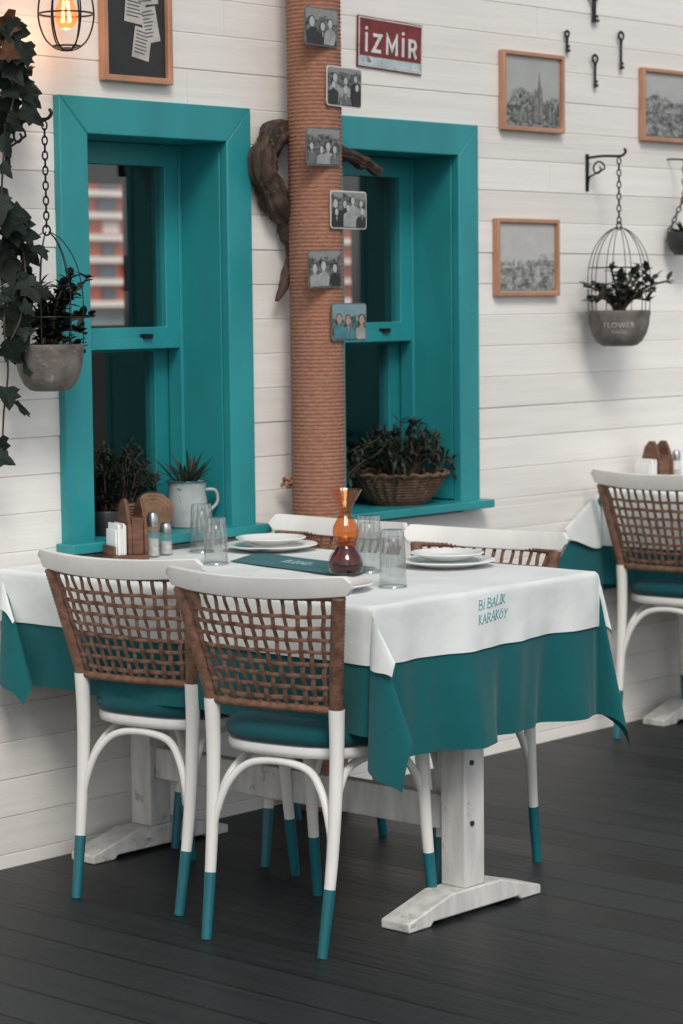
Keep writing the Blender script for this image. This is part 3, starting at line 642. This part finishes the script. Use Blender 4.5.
# ------------------------------------------------------------------ sill plants
SZ=.797
def sillX(u,v,Y=.07): return on_wall(u,v,Y).x
x=sillX(122,510,.11); t=empty('wicker_planter',(x,.12,SZ)); tag(t,'dark wicker bowl planter on the left window sill behind the napkin holder','planter')
m=MB(); pf=[(.04,0)]
for k in range(9): zz=.008+k*.0075; rr=.045+.03*(k/8)**.7; pf+=[(rr,zz),(rr+.005,zz+.0038)]
pf+=[(.077,.078),(.068,.073)]; m.lathe(pf,48,rib=.02,ribn=24); m.build('basket',M['wicker'],t,ang=70)
m=MB(); m.lathe([(.070,.068),(.002,.07)],20,cap=(False,True)); m.build('soil',M['soil'],t)
bushy((x,.11,SZ+.068),'sill_plant','wispy dark plant in the wicker bowl on the left window sill',52,.15,.08,.17,.028,.006,5,M['leafgrey'],9,.03)
x2=max(sillX(104,505,.06),-.06); bushy((x2,.05,SZ+.05),'trailing_plant','low trailing dark plant at the left corner of the left window sill',24,.045,.05,.16,.028,.010,8,M['leafdark'])
m=MB(); m.lathe([(.028,0),(.036,.06),(.034,.065),(.030,.055)],20); pt=m.build('plant_pot',M['black'],loc=(x2,.05,SZ)); tag(pt,'small black pot at the left corner of the left window sill','pot')
# round log slice
xl=sillX(153,500,.03); t=empty('log_slice',(xl,.03,SZ)); t.rotation_euler=(0,0,R(-35)); tag(t,'round sawn log slice standing on the left window sill beside the jug','log slice')
rr=.052; m=MB(); n=40
def lr(a): return rr*(1+.03*math.sin(3*a+1)+.02*math.sin(7*a))
vs=[(lr(2*PI*k/n)*math.cos(2*PI*k/n),y,rr*1.03+lr(2*PI*k/n)*math.sin(2*PI*k/n)) for y in (-.018,.018) for k in range(n)]
m.add(vs,[(k,k+n,(k+1)%n+n,(k+1)%n) for k in range(n)]); m.build('bark',M['bark'],t)
m=MB(); rings=[1,.86,.84,.66,.64,.45,.43,.22,.02]
for y,sg_ in ((-.018,-1),(.018,1)):
    vs=[(lr(2*PI*k/n)*q*math.cos(2*PI*k/n),y+sg_*(.0008 if i in(1,3,5,7) else 0),rr*1.03+lr(2*PI*k/n)*q*math.sin(2*PI*k/n)) for i,q in enumerate(rings) for k in range(n)]
    m.add(vs,[(i*n+k,i*n+(k+1)%n,(i+1)*n+(k+1)%n,(i+1)*n+k) for i in range(len(rings)-1) for k in range(n)]+[tuple((len(rings)-1)*n+k for k in range(n))])
m.build('sawn_face',M['logend'],t)
xj=sillX(190,520,.04); t=empty('enamel_jug',(xj,.05,SZ)); tag(t,'grey white enamel jug used as planter on the left window sill','jug')
m=MB(); m.lathe([(.048,0),(.052,.004),(.055,.03),(.054,.07),(.050,.095),(.052,.118),(.055,.124),(.051,.122),(.046,.10)],28); m.build('body',M['jug'],t)
m=MB(); m.tube([(.055*math.cos(k*PI/15),.055*math.sin(k*PI/15),.124) for k in range(30)],.0025,6,closed=True); m.build('rim',M['tealtip'],t)
m=MB(); m.tube(smooth([(.05,-.01,.098),(.078,-.03,.095),(.082,-.03,.06),(.052,-.01,.03)],6),.0045,8); m.build('handle',M['jug'],t)
m=MB(); m.lathe([(.047,.108),(.002,.112)],20,cap=(False,True)); m.build('soil',M['soil'],t)
spiky((xj,.05,SZ+.11),'aloe_plant','small upright aloe growing in the grey white jug',26,.11,.011,6,M['leafgrey'],.8,.5,.025)
xbk=sillX(398,495,.06); t=empty('wicker_basket',(xbk,.06,SZ)); t.scale=(1,1,.84); tag(t,'round brown wicker basket planter on the right window sill','basket')
m=MB(); pf=[(.08,0)]
for k in range(10): zz=.006+k*.0100; rr=.085+.055*(k/9)**.75; pf+=[(rr-.003,zz),(rr+.003,zz+.003),(rr+.003,zz+.007)]
pf+=[(.147,.110),(.13,.107),(.125,.09)]; m.lathe(pf,112,rib=.022,ribn=28); m.build('bowl',M['wicker'],t,ang=50); 
m=MB(); m.tube([((.145+.004*math.cos(k*PI/2))*math.cos(k*PI/40),(.145+.004*math.cos(k*PI/2))*math.sin(k*PI/40),.110+.004*math.sin(k*PI/2)) for k in range(80)],.007,8,closed=True); m.build('rim',M['wicker'],t,ang=80)
m=MB(); m.lathe([(.128,.092),(.002,.1)],20,cap=(False,True)); m.build('soil',M['soil'],t)
bushy((xbk,.05,SZ+.085),'succulent_plant','low grey green succulents spilling over the wicker basket on the right sill',85,.24,.12,.15,.034,.009,12,M['leafgrey'],6,.09)
# ------------------------------------------------------------------ tables
TY0,TY1,TW,TWR=-1.21,-.03,.405,.388     # near end, wall end, half widths
TO=Vector((0,-.6,0))
def make_table(label):
    t=empty('trestle_table',(0,-.6,0)); tag(t,label,'table','trestle tables under teal cloths')
    m=MB(); m.box(-TW,TWR,TY0+.6,TY1+.6,.715,.747); m.build('tabletop',M['wood_w'],t,bevel=.004)
    for yw in (-1.135,-.10):
        y=yw+.6
        m=MB(); m.box(-.036,.036,y-.036,y+.036,.062,.715); lg=m.build('leg',M['wood_w'],t,bevel=.004)
        for zz in (.21,.35):
            b=MB(); b.tube([(-.012,y-.036,zz),(-.012,y-.040,zz)],.006,10); b.build('bolt',M['bolt'],lg)
        m=MB(); m.poly_y([(-.24,0),(-.165,0),(-.155,.010),(.155,.010),(.165,0),(.24,0),(.24,.022),(.09,.062),(-.09,.062),(-.24,.022)],y-.042,y+.042); m.build('foot',M['wood_w'],t,bevel=.004)
        m=MB(); m.poly_y([(-.33,.714),(.33,.714),(.33,.69),(.27,.655),(-.27,.655),(-.33,.69)],y-.03,y+.03); m.build('cross_rail',M['wood_w'],t,bevel=.004)
    m=MB(); m.box(-.018,.018,-1.099+.6,-.136+.6,.185,.265); m.build('stretcher',M['wood_w'],t,bevel=.003)
    return t
tab=make_table('front white trestle table standing against the wall under the left window')
RR=.013
def cloth_fn(off,ks,ph=0):
    a0,a1=-TW-.003-off,TWR+.003+off; b0,b1=TY0-.003-off,TY1+.003+off; zt=.749+off
    def hd(s):
        return (RR*math.sin(min(s/RR,PI/2)), RR*(1-math.cos(min(s/RR,PI/2)))+max(0,s-RR*PI/2))
    def win(t,e0,e1):
        w=min(1,max(0,(t-e0)/.12))*min(1,max(0,(e1-t)/.12)); return w*w*(3-2*w)
    def wave(t,s,e0,e1,ph):
        q=s/.3
        return win(t,e0,e1)*q*(.030*math.sin(t*12+ph+.5*q)+.017*math.sin(t*29+ph*2.3-.7*q)+.006*math.sin(t*63+ph+q)+.010)
    def P(x,y):
        ox=max(a0-x,0,x-a1); oy=max(b0-y,0,y-b1); sx=-1 if x<a0 else 1; sy=-1 if y<b0 else 1
        cx=min(max(x,a0),a1); cy=min(max(y,b0),b1)
        if ox<=0 and oy<=0: 
            return Vector((x,y,zt+.0012*math.sin(x*23+y*5)*math.sin(y*19)))
        if oy<=0:
            h,d=hd(ox); wv=wave(y,ox,b0,b1,1.1+sx+ph)
            if sx<0: wv=wv*.3-.020*win(y,b0,b1)*(ox/.3)
            return Vector((cx+sx*(h+wv),y,zt-d))
        if ox<=0:
            h,d=hd(oy); k=1 if sy<0 else .0; return Vector((x,cy+sy*(h*k+k*wave(x,oy,a0,a1,2.2+ph)),zt-d))
        r=math.hypot(ox,oy); u=math.atan2(oy,ox)/(PI/2); k1,k2=ks[(sx,sy)]
        r*=1-.10*max(0,math.sin(PI*u))**6
        Bx=3*u*u*(1-u)*k2; By=3*u*(1-u)**2*k1; h,d=hd(r); n=math.sqrt(max(.05,1-Bx*Bx-By*By))
        return Vector((cx+sx*(h*math.cos(PI*u/2)*.8+d*Bx),cy+sy*((h*math.sin(PI*u/2)*.8 if sy<0 else 0)+d*By),zt-d*n))
    return P,(a0,a1,b0,b1)
KS={(-1,-1):(1.05,.34),(1,-1):(.44,.26),(-1,1):(-1.0,.45),(1,1):(-.3,.5)}
def cloth(name,off,ox,on,ow,m_,ks,ph=0,loc=None,oxr=None):
    P,(a0,a1,b0,b1)=cloth_fn(off,ks,ph)
    def line(lo,hi,o0,o1):
        base=[0,.004,.009,.014,.02]; L=[]
        def side(o): 
            q=[b for b in base if b<o]; n=max(2,int(o/.012)); q+=[o*k/n for k in range(1,n+1) if o*k/n>.026]; return q
        L+=[lo-s for s in reversed(side(o0))]
        n=int((hi-lo)/.018); L+=[lo+(hi-lo)*k/n for k in range(1,n)]
        L+=[hi+s for s in side(o1)]; return L
    X=line(a0,a1,ox,oxr or ox); Y=line(b0,b1,on,ow)
    m=MB(); vs=[P(x,y)-TO for y in Y for x in X]; w=len(X)
    m.add(vs,[(j*w+i,j*w+i+1,(j+1)*w+i+1,(j+1)*w+i) for j in range(len(Y)-1) for i in range(w-1)])
    o=m.build(name,m_,loc=loc or TO,ang=75); return o,P,(a0,a1,b0,b1)
teal,_,_=cloth('tablecloth',0,.285,.345,.27,M['tealcloth'],KS,oxr=.345); tag(teal,'long teal tablecloth hanging under the white topper on the front table','tablecloth','teal tablecloths')
KSW=dict(KS); KSW[(-1,1)]=(-1.1,.5); KSW[(-1,-1)]=(1.38,.40); KSW[(1,-1)]=(.50,.32)
top,P,(a0,a1,b0,b1)=cloth('table_topper',.0045,.135,.138,.10,M['whitecloth'],KSW); tag(top,'white cloth topper with teal lettering on the front table','tablecloth','white table toppers')
m=MB()
for s_ in drawn_text(('Bİ BALIK','KARAKÖY'),.0208,.0315,.22,1.12,.06):
    m.tube([P(-.012+a,b0-(.048-b))+Vector((0,-.0009,0))-TO for a,b in s_],.00082,6)
lettering=m.build('lettering',M['thread'],top)
# ------------------------------------------------------------------ chairs
def bx(v): return -.205-.055*v
def hw(v): return .163+.044*max(v,0)**1.1
def BP(u,v,off=0):
    c=.012+.034*v
    return Vector((bx(v)-c*(1-u*u)-off,u*hw(v),.525+.256*v))
def make_chair(label):
    t=empty('bentwood_chair',(0,0,0)); tag(t,label,'chair','woven back chairs at the tables')
    def se(rx,ry,z,n=40,e=3.0):
        o=[]
        for k in range(n):
            a=2*PI*k/n; c,s=math.cos(a),math.sin(a); yy=ry*math.copysign(abs(s)**(2/e),s)*(1+.05*c); o.append((rx*math.copysign(abs(c)**(2/e),c),yy,z))
        return o
    def loft(mb,rings):
        n=len(rings[0]); vs=[p for r in rings for p in r]; fs=[(i*n+j,i*n+(j+1)%n,(i+1)*n+(j+1)%n,(i+1)*n+j) for i in range(len(rings)-1) for j in range(n)]
        fs+=[tuple(range(n-1,-1,-1)),tuple((len(rings)-1)*n+j for j in range(n))]; mb.add(vs,fs)
    m=MB(); loft(m,[se(.192,.187,.412),se(.201,.196,.416),se(.203,.198,.426),se(.201,.196,.437),se(.192,.187,.439)]); m.build('seat_frame',M['white'],t,ang=60)
    m=MB(); loft(m,[se(.192,.187,.4395),se(.205,.200,.446),se(.209,.204,.458),se(.204,.199,.472),se(.188,.183,.483),se(.15,.145,.491),se(.08,.075,.495),se(.01,.01,.496)]); m.build('seat',M['cushion'],t,ang=80)
    def leg(path,rad):
        sp=smooth(path,8); n=len(sp); rr=[rad[0]+(rad[1]-rad[0])*i/(n-1) for i in range(n)]
        cut=None
        for (p,r),(q,s) in zip(list(zip(sp,rr)),list(zip(sp,rr))[1:]):
            if p.z<.145<=q.z: k=(.145-p.z)/(q.z-p.z); cut=(p.lerp(q,k),r+(s-r)*k)
        lo=[a for a in zip(sp,rr) if a[0].z<.1449]+[cut]; hi=[cut]+[a for a in zip(sp,rr) if a[0].z>.1451]
        m=MB(); m.tube([p for p,_ in hi],[r for _,r in hi],12); lg=m.build('leg',M['white'],t,ang=60)
        m=MB(); m.tube([p for p,_ in lo],[r+.0006 for _,r in lo],12); m.build('leg_tip',M['tealtip'],lg,ang=60)
    for s in (1,-1):
        leg([(-.256,s*.153,0),(-.223,s*.159,.2),(-.206,s*.162,.4),(-.206,s*.164,.53)],(.0108,.0182))
        leg([(.2,s*.160,0),(.175,s*.156,.2),(.158,s*.152,.415)],(.0105,.0170))
    def arch(name,p,q,inn):
        p=Vector(p); q=Vector(q); mid=Vector(inn); pts=[]
        for k,z in ((0,.225),(.03,.28),(.11,.345),(.25,.388),(.5,.401),(.75,.388),(.89,.345),(.97,.28),(1,.225)):
            b=p.lerp(q,k)+mid*min(1,4*k*(1-k)*1.3); b.z=z; pts.append(b)
        m=MB(); m.tube(smooth(pts,4),.0092,10); m.build(name,M['white'],t,ang=60)
    bl,br,fl,frr=(-.220,.158,0),(-.220,-.158,0),(.177,.156,0),(.177,-.156,0)
    arch('arched_brace',bl,br,(.03,0,0)); arch('arched_brace',fl,frr,(-.03,0,0)); arch('arched_brace',bl,fl,(0,-.02,0)); arch('arched_brace',br,frr,(0,.02,0))
    # crest rail
    m=MB(); n=40; rings=[]
    for i in range(n+1):
        u=-1+2*i/n; y=u*.240; x=-.258-.050*(1-u*u); k=abs(u); hh=.0215+.002*(1-u*u)
        if k>.93: hh*=math.sqrt(max(.03,1-((k-.93)/.073)**2))
        zc=.806-.010*(1-u*u); th=.0078 if k<.97 else .006
        ring=[]
        for a,b in ((-1,-.90),(-.84,-1),(.84,-1),(1,-.90),(1,.90),(.84,1),(-.84,1),(-1,.90)):
            ring.append((x+th*a-.005*b,y,zc+hh*b))
        rings.append(ring)
    loft(m,rings); m.build('crest_rail',M['white'],t,ang=28)
    # wrapped frame
    m=MB()
    for s in (1,-1):
        p=[BP(s*1.0,v) for v in [k/60 for k in range(-2,61)]]; m.tube(p,[.0145+.0018*(i%2) for i in range(len(p))],12)
    p=[BP(-1+2*k/70,0.01) for k in range(71)]; m.tube(p,[.0090+.0014*(i%2) for i in range(71)],10)
    p=[BP(-1+2*k/70,.985) for k in range(71)]; m.tube(p,[.006+.001*(i%2) for i in range(71)],8)
    m.build('back_frame',M['weave'],t,ang=80)
    # woven back
    m=MB(); nv,nh=13,8; rg=random.Random(5)
    def strip(fn,n,w,th):
        pts=[fn(k/n) for k in range(n+1)]; vs=[]
        for k,(p,sd,nr) in enumerate(pts):
            vs+=[p+sd*w+nr*th*.3,p+nr*th,p-sd*w+nr*th*.3,p-nr*th]
        fs=[(k*4+j,k*4+(j+1)%4,(k+1)*4+(j+1)%4,(k+1)*4+j) for k in range(n) for j in range(4)]
        m.add(vs,fs)
    for i in range(nv):
        u=-1+2*(i+1)/(nv+1); ju=rg.uniform(-.012,.012); jw=rg.uniform(0,6)
        def f(t,u=u,i=i,ju=ju,jw=jw):
            v=.03+.96*t; ph=.45+.8*math.cos(PI*(v*(nh+1.7)-1+i)); return BP(u+ju*math.sin(t*PI)+.004*math.sin(t*15+jw),v,.0022*ph),Vector((0,1,0)),Vector((-1,0,0))
        strip(f,54,rg.uniform(.0049,.0060),.0021)
    for j in range(nh):
        v=(j+1)/(nh+1.7)
        jv=rg.uniform(-.006,.006)
        def f(t,v=v,j=j,jv=jv):
            u=-.97+1.94*t; ph=-.8*math.cos(PI*((u+1)/2*(nv+1)-1+j)); return BP(u,v+jv*math.sin(t*7)+.003*math.sin(t*23+j)-.006*(1-u*u),.0022*ph),Vector((0,0,1)),Vector((-1,0,0))
        strip(f,84,rg.uniform(.0040,.0050),.0020)
    m.build('woven_back',M['weave'],t,ang=80)
    return t
ch=make_chair('white chair with woven brown back, left side of the front table next to the wall')
spots=[(-.217,-.475,8,None),(-.280,-.970,9,'white chair with woven brown back closest to the camera, left side of the front table'),
 (.22,-.325,180,'white woven back chair on the far side of the front table beside the rope post'),
 (.225,-.845,186,'white woven back chair on the far side of the front table near its lettered end'),
 (2.265,-.275,4,'white woven back chair at the distant table on the right edge')]
for i,(x,y,a,lab) in enumerate(spots):
    o=ch if i==0 else copy_tree(ch)
    o.location=(x,y,0); o.rotation_euler=(0,0,R(a))
    if lab: o['label']=lab
    if i==4: o.scale=(1,1,1.04)
# second table
DX=2.50; LIFT=.034; D2=Vector((DX,-.6,LIFT))
t2=copy_tree(tab); t2.location=(DX,-.6,0); t2.scale=(1,1,1.045); t2['label']='distant white trestle table at the right edge of the picture'
KS2=dict(KS); KS2[(-1,1)]=(-.10,1.75); KS3=dict(KS); KS3[(-1,1)]=(-.30,2.0)
c2,_,_=cloth('tablecloth',0,.31,.325,.33,M['tealcloth'],KS2,.7,D2); tag(c2,'teal tablecloth hanging on the distant table at the right edge','tablecloth','teal tablecloths')
c3,_,_=cloth('table_topper',.0045,.19,.125,.225,M['whitecloth'],KS3,.7,D2); tag(c3,'white cloth topper on the distant table at the right edge','tablecloth','white table toppers')
q=lettering.copy(); col.objects.link(q); q.parent=c3
# ------------------------------------------------------------------ tableware
TZ=.749+.0045+.0015
def napkin_holder(loc,rz,label,sc_=(1,1,1)):
    t=empty('napkin_holder',loc,rz); t.scale=sc_; tag(t,label,'napkin holder','wooden napkin holders')
    m=MB(); m.box(-.06,.06,-.05,.05,0,.012); m.build('base',M['brownwood'],t,bevel=.002)
    prof=[(-.05,.0125),(.05,.0125),(.05,.09),(.036,.125),(.012,.145),(-.012,.145),(-.03,.12),(-.05,.075)]
    for x in (-.004,.05):
        m=MB(); n=len(prof); vs=[(x-.006,y,z) for y,z in prof]+[(x+.006,y,z) for y,z in prof]
        m.add(vs,[tuple(range(n-1,-1,-1)),tuple(range(n,2*n))]+[(i,(i+1)%n,(i+1)%n+n,i+n) for i in range(n)]); m.build('side_board',M['brownwood'],t,bevel=.002)
    m=MB(); m.box(.004,.043,-.045,.045,.0125,.10); m.build('divider_block',M['brownwood'],t,bevel=.002)
    m=MB(); m.box(-.06,-.052,-.048,.048,.0125,.035); m.build('front_lip',M['brownwood'],t,bevel=.002)
    m=MB(); rg=random.Random(2)
    for k in range(6):
        x=-.050+k*.0064; m.box(x,x+.0052,-.040+rg.uniform(-.003,.003),.040+rg.uniform(-.003,.003),.0125,.086+rg.uniform(-.014,.008))
    m.build('napkins',M['napkin'],t,bevel=.001)
napkin_holder((on_wall(126,545,-.12).x,-.12,TZ),R(-20),'brown wooden napkin holder with white napkins at the wall end of the front table',(.8,.75,1.05))
napkin_holder((on_wall(653,490,-.10).x,-.10,TZ+LIFT),R(-14),'brown wooden napkin holder on the distant table at the right edge',(.9,.9,1.0))
def shaker(u,Y,h,label,z=0):
    p=on_wall(u,545,Y); t=empty('salt_shaker',(p.x,Y,TZ+z)); tag(t,label,'shaker','glass shakers on the tables')
    m=MB(); m.lathe([(.0155,0),(.017,.003),(.0165,h*.45),(.0135,h*.68)],24,rib=.03,ribn=8); m.build('body',M['salt'],t)
    m=MB(); m.lathe([(.0145,.003),(.0145,h*.4),(.001,h*.42)],16); m.build('filling',M['saltfill'],t)
    m=MB(); m.lathe([(.0142,h*.68),(.0150,h*.70),(.0150,h*.80),(.0135,h*.92),(.009,h*.98),(.002,h)],20); m.build('cap',M['steel'],t)
shaker(153,-.14,.115,'taller glass shaker with steel cap beside the front napkin holder')
shaker(166,-.13,.085,'shorter glass shaker right of the taller one by the front napkin holder')
shaker(676,-.10,.11,'glass shaker on the distant table at the right edge',LIFT)
def tumbler(u,v,h,r,label):
    p=on_level(u,v,TZ); t=empty('upturned_tumbler',(p.x,p.y,TZ)); tag(t,label,'glass','upturned tumblers on the front table')
    m=MB(); m.lathe([(r*.97,0),(r*1.0,.001),(r*.97,h*.22),(r*.94,h*.36)],60,cap=(False,False)); m.build('wall',M['glass'],t,ang=60)
    m=MB(); m.lathe([(r*.94,h*.36),(r*.93,h*.40),(r*.87,h*.70),(r*.82,h*.93),(r*.76,h),(r*.0+.001,h)],48,cap=(False,True),rib=.075,ribn=12); m.build('cut_body',M['cutglass'],t,ang=8)
    m=MB(); m.lathe([(r*.92,.001),(r*.92,h*.3),(r*.85,h*.58),(r*.68,h*.84),(r*.55,h*.88),(.001,h*.86)],60,cap=(False,True)); m.build('inner_wall',M['glass'],t,ang=60)
    m=MB(); m.tube([(r*.985*math.cos(k*PI/16),r*.985*math.sin(k*PI/16),.002) for k in range(32)],.002,6,closed=True); m.build('rim',M['cutglass'],t)
tumbler(202,552,.125,.031,'left upturned tumbler behind another, near the shakers')
tumbler(216,564,.115,.030,'upturned tumbler in front of the left tumbler, beside the left plates')
tumbler(369,572,.135,.032,'upturned tumbler just right of the amber carafe')
tumbler(393,587,.13,.031,'upturned tumbler nearest the lettered end of the table')
def plate(loc,r,label,stack=True):
    t=empty('plate',loc); tag(t,label,'plate','white plates on the front table')
    m=MB(); m.lathe([(r*.55,0),(r*.6,.002),(r*.7,.006),(r*.98,.014),(r,.0155),(r*.985,.0175),(r*.70,.009),(r*.62,.006),(.001,.005)],44,cap=(True,True)); m.build('dish',M['porcelain'],t,ang=60)
    return t
pl1=on_level(271,550,TZ); plate((pl1.x,pl1.y,TZ),.122,'larger white plate under a smaller one beside the left tumblers'); plate((pl1.x,pl1.y,TZ+.0175),.092,'smaller white plate stacked on top beside the left tumblers')
pl2=on_level(447,566,TZ); plate((pl2.x,pl2.y,TZ),.118,'larger white plate under a smaller one near the far lettered end'); plate((pl2.x,pl2.y,TZ+.0175),.09,'smaller white plate stacked on top near the far lettered end')
plate((-.275,-.955,TZ),.118,'white plate mostly hidden behind the nearest chair back')
# teal runner
cr=[on_level(u,v,TZ) for u,v in ((230,562),(258,553),(376,568),(352,578))]
def runner(a,b): return cr[0].lerp(cr[1],a).lerp(cr[3].lerp(cr[2],a),b)
m=MB(); k=14; vs=[]
for j in range(k+1):
    for i in range(k+1):
        p=runner(i/k,j/k); vs.append((p.x-cr[0].x,p.y-cr[0].y,.0012+.0010*math.sin(i*1.1)*math.sin(j*.9)+.0010))
m.add(vs,[(j*(k+1)+i,(j+1)*(k+1)+i,(j+1)*(k+1)+i+1,j*(k+1)+i+1) for j in range(k) for i in range(k)])
o=m.build('cloth_runner',M['tealnap'],loc=(cr[0].x,cr[0].y,TZ)); tag(o,'flat teal cloth runner with small pale lettering in the middle of the front table','runner')
ex=(cr[3]-cr[0]).normalized(); ey=(cr[1]-cr[0]).normalized(); cc=runner(.55,.46)
m=MB()
for s_ in drawn_text(('Bİ BALIK','KARAKÖY'),.0208,.0315,.22,1.12,.0):
    m.tube([((cc+ex*a+ey*b).x-cr[0].x,(cc+ex*a+ey*b).y-cr[0].y,.0038) for a,b in s_],.0009,6)
m.build('lettering',M['palethread'],o)
# carafe
pc=on_level(346,575,TZ); t=empty('amber_carafe',(pc.x,pc.y,TZ+.003)); t.scale=(1.06,1.06,1.04); tag(t,'amber glass carafe with flared mouth over a round base of dark red liquid','carafe')
m=MB(); m.lathe([(.028,0),(.036,.003),(.0405,.014),(.040,.028),(.034,.044),(.0255,.056),(.0205,.064),(.0195,.070)],40,cap=(True,False)); m.build('bottle',M['clear'],t)
m=MB(); m.lathe([(.025,.004),(.033,.007),(.0375,.015),(.0370,.028),(.0315,.042),(.0235,.054),(.0185,.063),(.001,.063)],32,cap=(True,True)); m.build('red_liquid',M['redliquid'],t)
m=MB(); m.lathe([(.0195,.064),(.0220,.065),(.0220,.072),(.0195,.073)],20); m.build('collar',M['amber'],t)
m=MB(); m.lathe([(.0195,.072),(.0255,.080),(.0290,.092),(.0280,.105),(.021,.120),(.0140,.133),(.0125,.140),(.0150,.150),(.023,.166),(.033,.183),(.037,.192)],48,cap=(False,False),rib=.03,ribn=12); m.build('flared_neck',M['amber'],t)
# ------------------------------------------------------------------ light
w=bpy.data.worlds.new('World'); sc.world=w; w.use_nodes=True; nt=w.node_tree; bg=nt.nodes['Background']
sky=nt.nodes.new('ShaderNodeTexSky'); sky.sky_type='NISHITA'; sky.sun_disc=False; sky.sun_elevation=R(48); sky.sun_rotation=R(215)
hs=nt.nodes.new('ShaderNodeHueSaturation'); hs.inputs['Saturation'].default_value=.25
nt.links.new(sky.outputs[0],hs.inputs['Color']); nt.links.new(hs.outputs[0],bg.inputs['Color']); bg.inputs['Strength'].default_value=.15
sl=bpy.data.lights.new('sun','SUN'); sl.energy=1.75; sl.angle=R(20); sl.color=(1,.935,.85)
so=bpy.data.objects.new('sun',sl); col.objects.link(so); so.location=(-5,-8,8)
dr=Vector((.45,.62,-.72)); so.rotation_euler=dr.to_track_quat('-Z','Y').to_euler()
